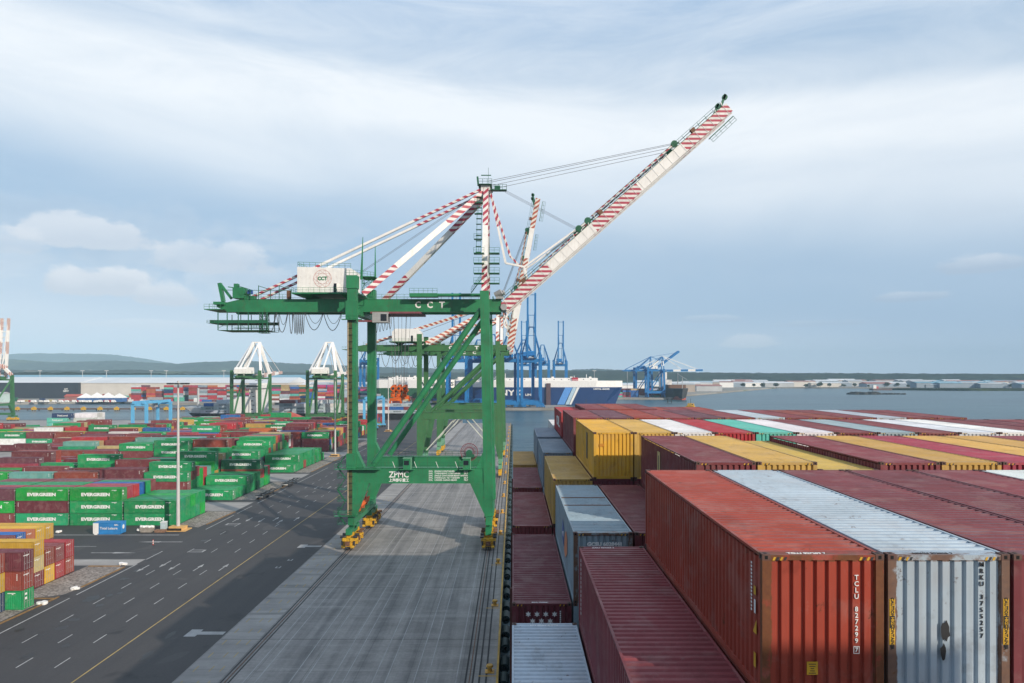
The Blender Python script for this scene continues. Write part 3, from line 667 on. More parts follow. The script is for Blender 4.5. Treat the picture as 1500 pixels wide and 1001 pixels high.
cr = random.Random(5)
bayname = ['nearest', 'second', 'third', 'fourth', 'fifth', 'sixth']
def ship_box(b, k, tier, colr, h=HC, rust=False, doors=False, drop=0.0, note=None, top=True):
    z = T0 - HC * tier - h - drop
    nm = CNAME[colr]
    label = note or ('%s container on the ship, %s stack from the quay in its %s bay' % (nm, ORD[k], bayname[b]) + ('' if top else ', below the top tier'))
    t = full_container((cx0(k), bay_y(b), z), h, jitter(PAL[colr], cr, .13), label, group='containers loaded on the ship', rust=rust, hazard=b < 4 and top, doors=doors, slim=b > 2)
    return t
lay = {
    0: {0: ('light_grey', 2), 1: ('maroon', 1), 2: ('red_orange', 0), 3: ('light_grey', 0), 4: ('maroon', 0), 5: ('dark_maroon', 0), 6: ('maroon', 0), 7: ('white', 0), 8: ('maroon', 0)},
    1: {0: ('dark_maroon', 2), 1: ('grey_blue', 1), 2: ('maroon', 1), 3: ('maroon', 0), 4: ('yellow', 0), 5: ('yellow', .10), 6: ('maroon', 0), 7: ('yellow', 0), 8: ('pink_red', 0), 9: ('yellow', 0), 10: ('yellow', 0), 11: ('maroon', 0), 12: ('maroon', 0)},
    2: {0: ('maroon', 2), 1: ('yellow', 1), 2: ('bright_yellow', 0), 3: ('yellow', 0), 4: ('white', 0), 5: ('red', 0), 6: ('teal', 0), 7: ('white', 0), 8: ('maroon', 0), 9: ('grey_blue', 0), 10: ('maroon', 0), 11: ('white', 0), 12: ('white', 0), 13: ('maroon', 0), 14: ('dark_maroon', 0), 15: ('maroon', 0), 16: ('brown_red', 0)},
    3: {0: ('maroon', 2), 1: ('grey_blue', 1), 2: ('maroon', 0), 3: ('plum', 0), 4: ('red_orange', 0), 5: ('maroon', 0), 6: ('plum', 0), 7: ('maroon', 0), 8: ('light_grey', 0), 9: ('maroon', 0), 10: ('brown_red', 0), 11: ('maroon', 0), 12: ('light_grey', 0), 13: ('maroon', 0), 14: ('maroon', 0)},
    4: {0: ('yellow', 2), 1: ('grey_blue', 1), 2: ('red', .13), 3: ('maroon', 0), 4: ('brown_red', 0), 5: ('maroon', 0), 6: ('brown_red', .13), 7: ('maroon', .13), 8: ('red_orange', .13)},
    5: {2: ('white', 1)},
}
NOTES = {(0, 2): 'red-orange container with tall white code down its blank end, nearest corner of the top tier', (0, 3): 'pale grey container with rusty corners and torn black patch on its end',
         (0, 0): 'pale grey container lowest and nearest beside the quay edge, rust along its roof', (0, 1): 'maroon container one tier below the red-orange one, its roof half in shade',
         (1, 1): 'weathered grey-blue container with rusty roof seams and an eagle picture on its side', (1, 0): 'dark maroon container beside the quay with seven white stars on its end',
         (2, 2): 'bright yellow container with tall corrugated end half in shade, black emblem on side', (2, 1): 'dull yellow container one tier below the bright yellow one, dark slot on side',
         (1, 3): 'maroon container with yellow panel on its long side, second bay top tier', (2, 5): 'bright red container between the white and the teal ones', (2, 6): 'teal container beside the bright red one on the ship',
         (4, 2): 'red container with white lettering on its quay-side wall, far end of the ship', (5, 2): 'white container peeking out beyond the far red stack on the ship',
         (1, 8): 'pinkish red container between yellow ones in the second bay', (4, 0): 'dull yellow container lowest by the quay at the far end of the ship'}
SB = {}
for b, cols in lay.items():
    for k, (c, tier) in cols.items():
        std = tier in (.10, .13); h = ST if std else HC; drop = (HC - ST) + (.08 if tier == .13 else 0) if std else 0
        SB[b, k] = ship_box(b, k, 0 if std else tier, c, h, (b, k) in ((0, 0), (0, 2), (0, 3), (1, 1)), drop=-0 if not std else drop - 0, note=NOTES.get((b, k)))
        if std: SB[b, k].location.z = T0 - drop - h
# the boxes seen below them down the open quay side
for b, k, tier, c in ((0, 0, 3, 'maroon'), (0, 1, 2, 'dark_maroon'), (0, 1, 3, 'maroon'), (0, 2, 1, 'brown_red'), (0, 2, 2, 'maroon'), (0, 3, 1, 'maroon'), (1, 0, 3, 'maroon'), (1, 1, 2, 'grey_blue'), (1, 1, 3, 'maroon'), (1, 2, 2, 'dark_maroon'), (1, 3, 1, 'dark_maroon'), (1, 5, 1, 'maroon'),
                      (2, 0, 3, 'maroon'), (2, 1, 2, 'maroon'), (2, 2, 1, 'dark_maroon'), (2, 2, 2, 'maroon'), (2, 3, 1, 'maroon'), (3, 0, 3, 'dark_maroon'), (3, 1, 2, 'light_grey'), (3, 2, 1, 'maroon'), (4, 0, 3, 'maroon'), (4, 1, 2, 'beige'), (4, 2, 1, 'maroon'), (4, 3, 1, 'maroon'), (5, 2, 2, 'maroon'), (5, 2, 3, 'maroon')):
    t = ship_box(b, k, tier, c, note='%s container in the ship\'s %s bay, %s stack from the quay, %s tier down' % (CNAME[c], bayname[b], ORD[k], ORD[tier]), top=False)

# ---- writing and marks on the ship's boxes
def deco(t, me, m4, name='lettering'):
    o = link(name, me, t); o.matrix_local = m4; return o
LEFT = lambda loc: M4(loc, (0, -1, 0), (0, 0, 1), (-1, 0, 0))
ROOF = lambda loc: M4(loc, (1, 0, 0), (0, 1, 0), (0, 0, 1))
t = SB[0, 2]
deco(t, text_mesh('T\nC\nL\nU\n\n8\n2\n7\n2\n9\n9', .138, .001, None, 'CENTER', LETTER, line=.92), face_cam((1.885, -.003, 1.80)))
deco(t, text_mesh('7', .12, .003, None, 'CENTER', LETTER), face_cam((1.885, -.003, .985)))
m = MB()
for a in ((-.06, -.075, .06, -.063), (-.06, .063, .06, .075), (-.06, -.063, -.048, .063), (.048, -.063, .06, .063)): m.box((a[0], a[1], -.003), (a[2], a[3], .003))
deco(t, m.mesh('lettering', LETTER), face_cam((1.885, -.003, .985)))
deco(t, text_mesh('TCLU 827299 7', .12, .004, None, 'CENTER', LETTER), ROOF((.95, .17, HC - .020)))
m = MB(); m.box((-.11, -.13, -.003), (.11, .13, .003), 0)
for i, wd in enumerate((.15, .12, .07, .10, .15)): m.box((-wd / 2, .09 - i * .045, .003), (wd / 2, .075 - i * .045, .0045), 1)
deco(t, m.mesh('warning_sticker', [YELLOW, BLACKL]), face_cam((1.0, -.004, .62)), 'warning_sticker')
m = MB()
for i in range(14): m.box((-.03, .9 - i * .075, -.003), (.03, .9 - i * .075 + .045, .003))
deco(t, m.mesh('side_marking', LETTER), LEFT((-.004, .62, 1.65)), 'side_marking')
for y, z, hh in ((.42, 2.05, .18), (.42, 1.32, .30), (.42, .62, .30)):
    m = MB(); m.poly([(-.06, -hh / 2, .003), (.06, -hh / 2, .003), (.06, hh / 2, .003), (-.06, hh / 2, .003)] if hh != .30 or z < 1 else [(-.1, -.15, .003), (.1, -.15, .003), (.1, .16, .003)])
    deco(t, m.mesh('warning_sticker', YELLOW), LEFT((-.003, y, z)), 'warning_sticker')
m = MB(); m.box((-.04, -.14, -.003), (.04, .14, .003)); deco(t, m.mesh('label_plate', LETTER), LEFT((-.004, .42, 1.72)), 'label_plate')
t = SB[0, 3]
deco(t, text_mesh('M\nR\nK\nU\n\n3\n7\n5\n5\n2\n5\n7', .13, .001, None, 'CENTER', BLACKL, line=1.0), face_cam((1.876, -.003, 1.98)))
for x in (.08, WID - .08):
    m = MB(); m.box((-.055, -.46, -.003), (.055, .46, .003), 0); m.box((-.05, -.13, .003), (.05, .12, .0045), 1)
    q = deco(t, m.mesh('warning_sticker', [YELLOW, BLACKL]), face_cam((x, -.006, 1.55)), 'warning_sticker')
    for s, zz, mt in (('CAUTION', .29, BLACKL), ('HIGH', -.005, YELLOW), ('CONTAINER', -.30, BLACKL)):
        o = link('lettering', text_mesh(s, .088, .002, None, 'CENTER', mt), q); o.matrix_local = M4((0, zz, .004), (0, -1, 0), (1, 0, 0), (0, 0, 1))
deco(t, text_mesh('MRKU 375525 7', .12, .003, None, 'CENTER', BLACKL), ROOF((1.0, .17, HC - .020)))
m = MB(); rr = random.Random(3)
for cx, cz, sx, sz in ((1.15, 1.36, .10, .22), (1.10, .95, .06, .16)):
    pts = [(cx + sx * math.cos(a) * rr.uniform(.6, 1.15), cz + sz * math.sin(a) * rr.uniform(.7, 1.15), .004) for a in [i * math.pi / 7 for i in range(14)]]; m.poly(pts)
deco(t, m.mesh('torn_patch', BLACKL), face_cam((0, -.002, 0)), 'torn_patch')
t = SB[1, 0]; m = MB()
for i in range(7):
    cx, cz = ((-.54 + .36 * i, .0) if i < 4 else (-.36 + .36 * (i - 4), -.28))
    pts = []
    for a in range(12): r_ = .125 if a % 2 == 0 else .062; pts.append((cx + r_ * math.sin(a * math.pi / 6), cz + r_ * math.cos(a * math.pi / 6), .004))
    m.poly(pts[::-1])
deco(t, m.mesh('star', LETTER), face_cam((1.2, -.002, 2.45)), 'star')
deco(t, text_mesh('OIM', .42, .03, 1.25, 'CENTER', LETTER), face_cam((1.22, -.003, 1.88)))
deco(t, text_mesh('OIMU 7340051', .11, .004, None, 'CENTER', LETTER), ROOF((1.15, .17, HC - .02)))
m = MB(); [m.box((-.025, -.07 - i * .085, -.003), (.025, -.01 - i * .085, .003)) for i in range(9)]; deco(t, m.mesh('end_marking', LETTER), face_cam((1.98, -.003, 2.6)), 'end_marking')
t = SB[1, 1]
deco(t, text_mesh('GCSU 6028441', .20, .012, 1.42, 'CENTER', LETTER), face_cam((1.28, -.003, 2.42)))
m = MB(); m.poly([(-1.0, -.5, .004), (-.2, -.65, .004), (.9, -.2, .004), (1.0, .5, .004), (.3, .75, .004), (-.5, .4, .004)], 0); m.poly([(-2.4, -.1, .005), (-1.2, -.4, .005), (-1.0, .5, .005), (-1.9, .9, .005)], 1); m.poly([(-2.1, .15, .006), (-1.5, .0, .006), (-1.4, .35, .006)], 2)
deco(t, m.mesh('emblem', [mat('emblem_orange', (.55, .20, .10), .6), mat('emblem_blue', (.05, .10, .30), .6), LETTER]), LEFT((-.004, 4.2, 1.35)), 'emblem')
m = MB()
for yy in (5.9, 8.0): m.box((.06, yy, HC - .018), (WID - .06, yy + .16, HC - .004))
deco(t, m.mesh('roof_seam', RUSTY), Matrix.Identity(4), 'roof_seam')
t = SB[0, 1]; m = MB(); [m.box((-.05, -.05 - i * .16, -.003), (.05, .05 - i * .16, .003)) for i in range(13)]
deco(t, m.mesh('side_marking', LETTER), LEFT((-.004, L40 - .9, 2.6)), 'side_marking'); deco(t, text_mesh('CAIU 957320 4', .13, .004, None, 'CENTER', LETTER), ROOF((.9, L40 - .16, HC - .02)))
t = SB[0, 0]; deco(t, text_mesh('LIFT ONLY EMPTY', .13, .005, None, 'CENTER', LETTER), ROOF((1.2, L40 - .2, HC - .02)))
t = SB[1, 3]; m = MB(); m.box((-.33, -.6, -.003), (.33, .75, .003), 0); m.box((-.12, -.5, .003), (.05, .55, .0045), 1)
deco(t, m.mesh('painted_panel', [mat('panel_beige', (.50, .38, .16), .6), BLACKL]), LEFT((-.004, 7.3, 1.75)), 'painted_panel')
t = SB[2, 2]; m = MB(); m.box((-.35, -.8, -.003), (.35, .95, .003)); deco(t, m.mesh('emblem', BLACKL), LEFT((-.004, 4.0, 1.6)), 'emblem')
m = MB(); m.box((-.15, -.09, -.003), (.15, .09, .003)); deco(t, m.mesh('warning_sticker', mat('sticker_orange', (.55, .22, .02), .6)), face_cam((.5, -.004, 2.1)), 'warning_sticker')
t = SB[2, 1]; m = MB(); m.box((-.09, -.9, -.003), (.09, .95, .003)); deco(t, m.mesh('emblem', BLACKL), LEFT((-.004, 3.4, 1.6)), 'emblem')
t = SB[4, 2]; deco(t, text_mesh('OIL', 1.5, .04, 5.2, 'CENTER', LETTER), LEFT((-.004, 5.4, 1.3)))
t = SB[3, 1]; deco(t, text_mesh('MAERSK', 1.0, .03, 5.5, 'CENTER', mat('pale_blue_lettering', (.16, .30, .42), .6)), LEFT((-.004, 6, 1.5)))
# ================================================================ CONTAINER YARD
yr = random.Random(23)
ROWP, BAYP, XR = 2.62, 12.78, -79.8
stuff = MB()                                             # everything beyond the nearest three hundred
def stuff_box(x0, y0, z0, Lx, Wy, h, c):
    stuff.cur = c; stuff.box((x0, y0, z0), (x0 + Lx, y0 + Wy, z0 + h)); stuff.cur = None
YL = MB()
EV = lambda: text_mesh('EVERGREEN', 1.0, .055, 6.75, 'CENTER', LETTER, spacing=1.02)
EVH = .80
ends = MB(); ends.box((-.22, .18, -.003), (.22, .5, .003)); ends.box((-.22, -.5, -.003), (.22, -.15, .003)); end_me = ends.mesh('door_mark', LETTER)
sm = MB(); [sm.box((-.07, .55 - i * .2, -.003), (.07, .68 - i * .2, .003)) for i in range(5)]; small_me = sm.mesh('small_marks', LETTER)
capt = MB(); capt.box((-.7, -.05, -.003), (.5, .06, .003)); capt.box((-.05, -.2, -.003), (.2, -.1, .003)); cap_me = capt.mesh('code_mark', LETTER)
hash_n = [0]
def yard_box(x_right, y, z, h, cname, label, near=True, text=None):
    c = jitter(PAL[cname], yr, .2)
    t = full_container((x_right - L40, y + WID, z), h, c, label, group='containers stacked in the yard', rz=R(-90), slim=True, doors=True, bars=near)
    if 'green' in cname and cname != 'pale_teal' and text is None: text = 'EV'
    side = lambda loc: M4(loc, (0, 1, 0), (0, 0, 1), (1, 0, 0)); door = lambda loc: M4(loc, (-1, 0, 0), (0, 0, 1), (0, 1, 0))
    if text == 'EV':
        o = link('lettering', EV(), t); o.matrix_local = side((WID + .002, L40 * .5, h * .5)) @ Matrix.Diagonal((1, 1.0, 1, 1))
        o = link('door_mark', end_me, t); o.matrix_local = door((1.75, L40 + .03, h * .66))
        o = link('code_mark', cap_me, t); o.matrix_local = side((WID + .002, L40 * .87, h * .86))
    else:
        o = link('code_mark', small_me, t); o.matrix_local = side((WID + .002, L40 * (.93 if yr.random() < .6 else .05), h * .62))
        o = link('door_mark', cap_me, t); o.matrix_local = door((1.6, L40 + .03, h * .8))
    return t
MIX = ['green'] * 5 + ['bright_green'] * 2 + ['sea_green'] * 3 + ['maroon'] * 7 + ['dark_maroon'] * 3 + ['brown_red'] * 3 + ['plum'] * 2 + ['red'] * 2 + ['pink_red', 'yellow', 'orange', 'blue', 'pale_teal', 'dark_green', 'white', 'beige']
MIX_FAR = ['maroon'] * 6 + ['dark_maroon'] * 3 + ['brown_red'] * 4 + ['green'] * 4 + ['bright_green', 'sea_green'] + ['red'] * 2 + ['yellow'] * 2 + ['orange', 'blue', 'plum', 'white', 'beige']
# block: first row's y, rows, bays, right end, heights, fixed boxes {(bay,row): [bottom..top]}
blocks = [
    dict(n='first', y=162.0, rows=6, bays=4, x=XR, hts=(3, 3), fix={
        (0, 0): ['green', 'green'], (0, 1): ['green', 'sea_green'], (0, 2): ['green', 'green'], (0, 3): ['green', 'bright_green'], (0, 4): ['sea_green', 'green'], (0, 5): ['bright_green', 'green'],
        (1, 0): ['green', 'green', 'bright_green'], (1, 1): ['maroon', 'green', 'pink_red'], (1, 2): ['green', 'maroon', 'red'], (1, 3): ['maroon', 'green', 'blue'], (1, 4): ['green', 'green', 'green'], (1, 5): ['maroon', 'green', 'maroon'],
        (2, 0): ['sea_green', 'dark_maroon', 'bright_green'], (2, 1): ['green', 'maroon', 'pink_red'], (2, 2): ['green', 'maroon', 'green'], (2, 3): ['green', 'maroon', 'green'], (2, 4): ['green', 'maroon', 'maroon'], (2, 5): ['green', 'maroon', 'plum'],
        (3, 0): ['maroon', 'bright_green', 'plum'], (3, 1): ['green', 'maroon', 'pink_red'], (3, 2): ['green', 'maroon', 'green'], (3, 3): ['green', 'maroon', 'green'], (3, 4): ['green', 'maroon', 'maroon'], (3, 5): ['green', 'maroon', 'maroon']}),
    dict(n='second', y=194.6, rows=12, bays=6, x=XR, hts=(2.7, 3.6), fix={
        (0, 0): ['green'], (0, 1): ['green'], (0, 2): ['green'], (0, 3): ['dark_green'], (0, 4): ['green', 'green'], (0, 5): ['green', 'dark_green'], (0, 6): ['green', 'green'], (0, 7): ['dark_green', 'green'], (0, 8): ['green', 'brown_red', 'dark_green'], (0, 9): ['green', 'red', 'dark_green'], (0, 10): ['bright_green', 'green'], (0, 11): ['green', 'red'],
        (1, 0): ['maroon', 'maroon', 'green'], (1, 1): ['green', 'green', 'maroon', 'green'], (1, 2): ['green', 'green', 'maroon'], (1, 3): ['red', 'bright_green', 'bright_green'], (1, 4): ['brown_red', 'red', 'red'],
        (2, 0): ['maroon', 'green', 'dark_maroon'], (3, 0): ['maroon', 'green', 'brown_red'], (4, 0): ['maroon', 'maroon', 'pale_teal'], (5, 0): ['maroon', 'maroon', 'bright_green'],
        (2, 3): ['green', 'green', 'green', 'maroon'], (3, 4): ['green', 'green', 'green', 'green']}),
    dict(n='third', y=249.0, rows=15, bays=8, x=XR, hts=(3, 4), fix={
        (0, 0): ['green'], (0, 1): ['green'], (0, 2): ['green', 'green'], (0, 3): ['green', 'green'], (0, 4): ['green', 'green'], (0, 5): ['brown_red', 'green'], (0, 6): ['green', 'green'], (0, 7): ['green', 'green'], (0, 8): ['green', 'sea_green'], (0, 9): ['green', 'green'], (0, 10): ['maroon', 'green'], (0, 11): ['green', 'green'], (0, 12): ['green'], (0, 13): ['bright_green', 'green'], (0, 14): ['green'],
        (1, 0): ['green', 'green', 'green'], (1, 1): ['green', 'navy', 'green'], (1, 2): ['green', 'maroon', 'green'], (1, 3): ['green', 'green', 'green'],
        (3, 0): ['green', 'green', 'green', 'green'], (4, 0): ['green', 'green', 'maroon', 'green'], (2, 2): ['maroon', 'maroon', 'maroon', 'maroon']}),
    dict(n='fourth', y=318.0, rows=18, bays=14, x=XR - 6, hts=(2.4, 3.7), fix={(0, 0): ['maroon', 'maroon', 'green'], (0, 1): ['green', 'blue', 'maroon'], (1, 0): ['maroon', 'maroon', 'brown_red'], (2, 0): ['maroon', 'maroon', 'maroon'], (6, 2): ['maroon', 'green', 'blue', 'blue'], (8, 2): ['maroon', 'green', 'green', 'green'], (9, 3): ['maroon', 'green', 'green', 'red']}),
    dict(n='fifth', y=385.0, rows=18, bays=18, x=XR - 8, hts=(2.0, 3.1), fix={}),
    dict(n='sixth', y=448.0, rows=15, bays=11, x=XR - 12, hts=(1.0, 2.3), fix={}),
]
boxes = []
for bi, B in enumerate(blocks):
    hs = {}
    for bay in range(B['bays']):
        base = yr.uniform(*B['hts'])
        for row in range(B['rows']):
            f = B['fix'].get((bay, row))
            if f: n = len(f)
            else:
                n = int(round(base + yr.uniform(-.45, .5))); n = max(1, min(4, n))
                if bay == 0: n = min(n, 3)
                if bi == 4 and bay >= 9: n = 1
                f = [yr.choice(MIX if bi < 3 else MIX_FAR) for _ in range(n)]
            hs[bay, row] = (n, f)
    for (bay, row), (n, f) in hs.items():
        z = 0.02; xo = yr.uniform(-.4, .4) if bay == 0 and bi else yr.uniform(-.12, .12)
        tall_bay = yr.random() < .5
        hp = HC if (bi, row) == (0, 0) or tall_bay else ST
        for tier, c in enumerate(f):
            h = HC if bi == 0 else hp
            front = hs.get((bay, row - 1), (0,))[0]; right = hs.get((bay - 1, row), (0,))[0]
            # seen from the camera? front row, sticking up above the row in front, the road end, or the top of a stack
            vis = tier >= front or tier == n - 1 or (tier >= right and bay <= 1)
            X, Yy = B['x'] - BAYP * bay + xo, B['y'] + ROWP * row
            px = CX + X * F / Yy
            if -275 < X - 6 < -240 and 385 < Yy < 412 or -100 < X - 5 < -80 and 433 < Yy < 441: continue
            boxes.append(dict(b=bi, bay=bay, row=row, tier=tier, n=n, c=c, h=h, z=z, x=X, y=Yy, vis=vis and px > -3, score=(1 + (tier >= front) * 1.5) / Yy))
            z += h + .012
LIMIT = 196
vis = sorted([q for q in boxes if q['vis']], key=lambda q: -q['score'])
keep = set(id(q) for q in vis[:LIMIT])
TIERN = ['bottom', 'second', 'third', 'fourth']
for q in boxes:
    if id(q) in keep:
        tn = 'alone on the ground' if q['n'] == 1 else ('top tier' if q['tier'] == q['n'] - 1 else TIERN[q['tier']] + ' tier')
        label = '%s container%s, %s, %s row of %s yard block, %s stack from the road' % (CNAME[q['c']], ' with white lettering' if 'green' in q['c'] else '', tn, ORD[q['row']], blocks[q['b']]['n'], ORD[q['bay']])
        if len(label.split()) > 16: label = label.replace(' with white lettering', '')
        if len(label.split()) > 16: label = label.replace('alone on the ground', 'single')
        yard_box(q['x'], q['y'], q['z'], q['h'], q['c'], label, near=q['y'] < 270)
    else:
        c = jitter(PAL[q['c']], yr, .1)
        stuff_box(q['x'] - L40, q['y'], q['z'], L40, WID, q['h'], c)
        if q['vis'] and 'green' in q['c'] and q['y'] < 420:
            stuff.cur = (.62, .63, .60); x0 = q['x'] - L40 / 2
            stuff.box((x0 - 3.3, q['y'] - .01, q['z'] + 1.0), (x0 + 3.3, q['y'], q['z'] + 1.7)); stuff.cur = None

# the block in the left foreground
fb = random.Random(4)
def fg(x, y, tiers, where, h=HC):
    z = .02
    for i, c in enumerate(tiers):
        tn = ['bottom', 'second', 'third'][i] if i < len(tiers) - 1 else 'top'
        yard_box(x, y, z, h, c, '%s container, %s of the %s' % (CNAME[c], tn, where)); z += h + .012
fg(-76.9, 101.3, ['navy', 'bright_yellow', 'brown_red'], 'stack closest to the camera beside the road kerb')
fg(-74.4, 104.0, ['green', 'brown_red', 'dark_maroon'], 'second closest stack by the road kerb')
for i, (tiers, wh) in enumerate(((['maroon', 'beige', 'bright_yellow'], 'tallest stack by the gravel, behind the kerbside pair'), (['bright_yellow', 'brown_red'], 'second stack along the gravel strip'), (['red', 'maroon'], 'third stack along the gravel strip'), (['brown_red', 'red'], 'last stack along the gravel strip'))):
    fg(XR, 114.2 + 2.66 * i, tiers, wh, ST if i == 0 else HC)
for i, tiers in enumerate((['maroon', 'maroon'], ['maroon', 'dark_maroon'], ['navy', 'blue'], ['maroon', 'orange'], ['maroon', 'bright_yellow'], ['maroon', 'bright_yellow'])):
    fg(-92.6, 122.6 + 2.62 * i, tiers, '%s stack from the cross lane, behind the gravel-side stacks' % ORD[5 - i])
for i, tiers in enumerate((['maroon', 'maroon', 'plum'], ['maroon', 'plum'], ['maroon', 'dark_maroon'])):
    fg(-87.2, 106.8 + 2.62 * i, tiers, '%s stack behind the kerbside pair' % ORD[i])
# ================================================================ SHIP-TO-SHORE CRANES
def crane(label, loc, rz, g=28.5, D=19.5, zp=13.1, hp=3.1, zg=49.5, hg=2.6, back=31.2, apex=24.5, boom=66.0, ang=41.6, paint=None, body=None, strp=None, detail=2, house=(-13.3, -1.6), lw=1.85, group=None, boomw=None, lowpaint=None, name='quay_crane', twin=2.6, bstr=None, rungs=11, full=False, xh=1.15, sill=1.7, bog=None, thick=1.0):
    """a gantry crane: x from the landside rail to the waterside rail and out over the water, y along the quay, z up"""
    G = paint or GREEN; Wm = body or WHITE; S = strp or REDWHITE; LP = lowpaint or G; BS = bstr or S
    t = thing(name, label, 'crane', loc, rz, group)
    yc = D / 2; ht = zg + hg
    def part(nm, mb, mats, parent=None, smooth=False): return mb.build(nm, mats, parent or t, smooth)
    # travelling gear: a bogie set and a sill beam under each pair of legs
    for x in (0, g):
        m = MB(); m.beam((x, -1.5, 5.3), (x, D + 1.5, 5.3), 1.3, sill); part('sill_beam', m, LP)
        for y in (0, D):
            m = MB()
            m.beam((x, y - 3.6, 3.5), (x, y + 3.6, 3.5), 1.2, 1.2); m.beam((x, y, 3.6), (x, y, 4.6), 1.2, 1.6, up=(0, 1, 0)); part('equalizer_beam', m, LP)
            for s in (-1, 1):
                m = MB(); yb = y + s * 2.45
                m.beam((x, yb - 2.0, 1.9), (x, yb + 2.0, 1.9), 1.2, .8); m.beam((x, yb, 2.0), (x, yb, 3.2), 1.1, 1.3, up=(0, 1, 0))
                for q in (-1, 1):
                    m.beam((x, yb + q * 1.3 - .95, 1.2), (x, yb + q * 1.3 + .95, 1.2), 1.05, .75)
                    if detail > 1:
                        for sx in (-1, 1):
                            m.cbox((x + sx * .95, yb + q * 1.3, 1.1), (.8, .7, .9)); m.tube((x + sx * .6, yb + q * .7, 1.75), (x + sx * 1.5, yb + q * .7, 1.75), .34, n=8)
                            m.tube((x + sx * .6, yb + q * 1.9, .7), (x + sx * 1.25, yb + q * 1.9, .7), .28, n=8); m.cbox((x + sx * .75, yb + q * 1.9, 2.2), (.5, .5, .6)); m.beam((x + sx * .7, yb + q * .3, 2.2), (x + sx * .7, yb + q * .3, 3.3), .18)
                b = part('bogie', m, bog or YELLOW)
                if detail > 1:
                    m = MB()
                    for q in (-1, 1):
                        for sx in (-1, 1): m.tube((x + sx * .9, yb + q * 1.0, 2.55), (x + sx * 1.7, yb + q * 1.0, 2.55), .3, 0, 8); m.cbox((x + sx * 1.2, yb + q * 1.6, 1.3), (.35, .4, 1.0))
                    part('drive_motor', m, STEEL if s < 0 else RUSTY, b)
                m = MB()
                for q in (-1.7, -.8, .8, 1.7):
                    m.disc((x, yb + q, .40), (1, 0, 0), .38, .22, 0, 12)
                    if detail > 1: part('wheel', m, STEEL, b); m = MB()
                if detail < 2: part('wheel_set', m, STEEL, b)
            if detail > 1:
                m = MB(); yy = y + (-5.1 if y == 0 else 5.1); m.tube((x, yy - .6, 1.4), (x, yy + .6, 1.4), .22, 0, 8); m.cbox((x, yy + (.5 if y == 0 else -.5), 1.4), (1.0, .3, .9)); part('buffer', m, RUSTY)
    if detail > 1:                                        # orange drive gear and stair flights beside the near landside leg
        m = MB()
        for i in range(7):
            yy = 4 + i * 1.15; m.cbox((.2 + .1 * (i % 2), yy, 7.0 + .4 * (i % 3)), (1.1, .8, 1.2)); m.tube((.9, yy, 7.2), (.9, yy + .9, 8.1), .22, 0, 6)
        m.tube((.3, 3.2, 6.5), (.3, 11.5, 9.3), .42, 0, 8); part('drive_gear', m, ORANGE)
        m = MB(); m.box((-.9, 2.4, 6.2), (1.6, 14, 6.32)); m.rail([(1.6, 2.4, 6.32), (1.6, 14, 6.32)]); part('service_platform', m, [G])
    # legs with haunches at the portal beam
    zh = 6.2
    lx = {0: 0, 1: g}
    for i, x in ((0, 0.0), (1, g)):
        sgn = 1 if i == 0 else -1
        for y in (0, D):
            m = MB(); hw = lw / 2; top = ht + (3.6 if i == 0 else 1.0); sh = -.95 if i == 1 else 0
            if i == 1: m.beam((x, y, zh), (x + sh, y, top), lw, lw * 1.05, up=(0, 1, 0))
            else: m.beam((x, y, zh), (x, y, top), lw, lw * 1.05, up=(0, 1, 0))
            part('leg', m, G)
            m = MB(); a = x + sgn * (hw - .01); q0, q1 = y - lw * .5, y + lw * .5
            w0 = 2.7 if i == 0 else 3.0
            def tri(z0, z1, w): 
                lo, hi = (z0, z1)
                pts = [(a, lo), (a + sgn * .12, lo), (a + sgn * w, hi), (a, hi)]
                f = [(px_, q0 + .02, pz) for px_, pz in pts]; b = [(px_, q1 - .02, pz) for px_, pz in pts]
                if (sgn > 0) == (hi > lo): m.poly(f); m.poly(b[::-1])
                else: m.poly(f[::-1]); m.poly(b)
                for k in range(4):
                    j = (k + 1) % 4; m.quad(f[k], b[k], b[j], f[j])
            tri(zh + .6, zp + .02, w0); tri(zp + hp + 3.4, zp + hp - .02, 1.7)
            part('haunch', m, G)
    # portal beams, top cross beams, diagonals
    hw = lw / 2
    for y in (0, D):
        m = MB(); m.box((hw + .003, y - .8, zp), (g - hw - .003, y + .8, zp + hp)); m.box((hw + .1, y - .95, zp + hp), (g - hw - .1, y + .95, zp + hp + .08)); m.box((hw + .1, y - .92, zp - .06), (g - hw - .1, y + .92, zp + .004))
        part('portal_beam', m, G)
        m = MB(); r0 = .64 if detail > 1 else .65
        m.tube((g - 1.6, y, zg - .2), (4.2, y, zp + hp + .5), r0, 0, 12); part('diagonal_brace', m, G, smooth=False)
    for x in (0, g - .9):
        m = MB(); m.box((x - .8, lw * .5, zg - .05 - xh), (x + .8, D - lw * .5, zg - .05)); part('cross_beam', m, G)
    # twin main girder
    gy = (yc - twin, yc + twin); xe = g + 2.4
    for y in gy:
        m = MB(); x0, x1, z0, z1 = -back, xe, zg, ht; w2 = .7
        prof = [(x0, z0 + .9), (x0 + 2.2, z0), (x1, z0), (x1, z1), (x0 + 5.0, z1), (x0, z0 + hg * .55)]
        f = [(a, y - w2, b) for a, b in prof]; b = [(a, y + w2, c) for a, c in prof]
        m.poly(f); m.poly(b[::-1])
        for k in range(6): j = (k + 1) % 6; m.quad(f[j], f[k], b[k], b[j])
        m.box((x0 + 2.2, y - w2 - .12, z0 - .18), (x1, y + w2 + .12, z0 + .002)); m.box((x0 + 5, y - w2 - .1, z1 - .002), (x1 - .1, y + w2 + .1, z1 + .06))
        if detail > 1:
            for k in range(9): m.box((x0 + 6 + k * 6, y - w2 - .03, z0), (x0 + 6.05 + k * 6, y - w2, z1))
        part('main_girder', m, G)
    m = MB()
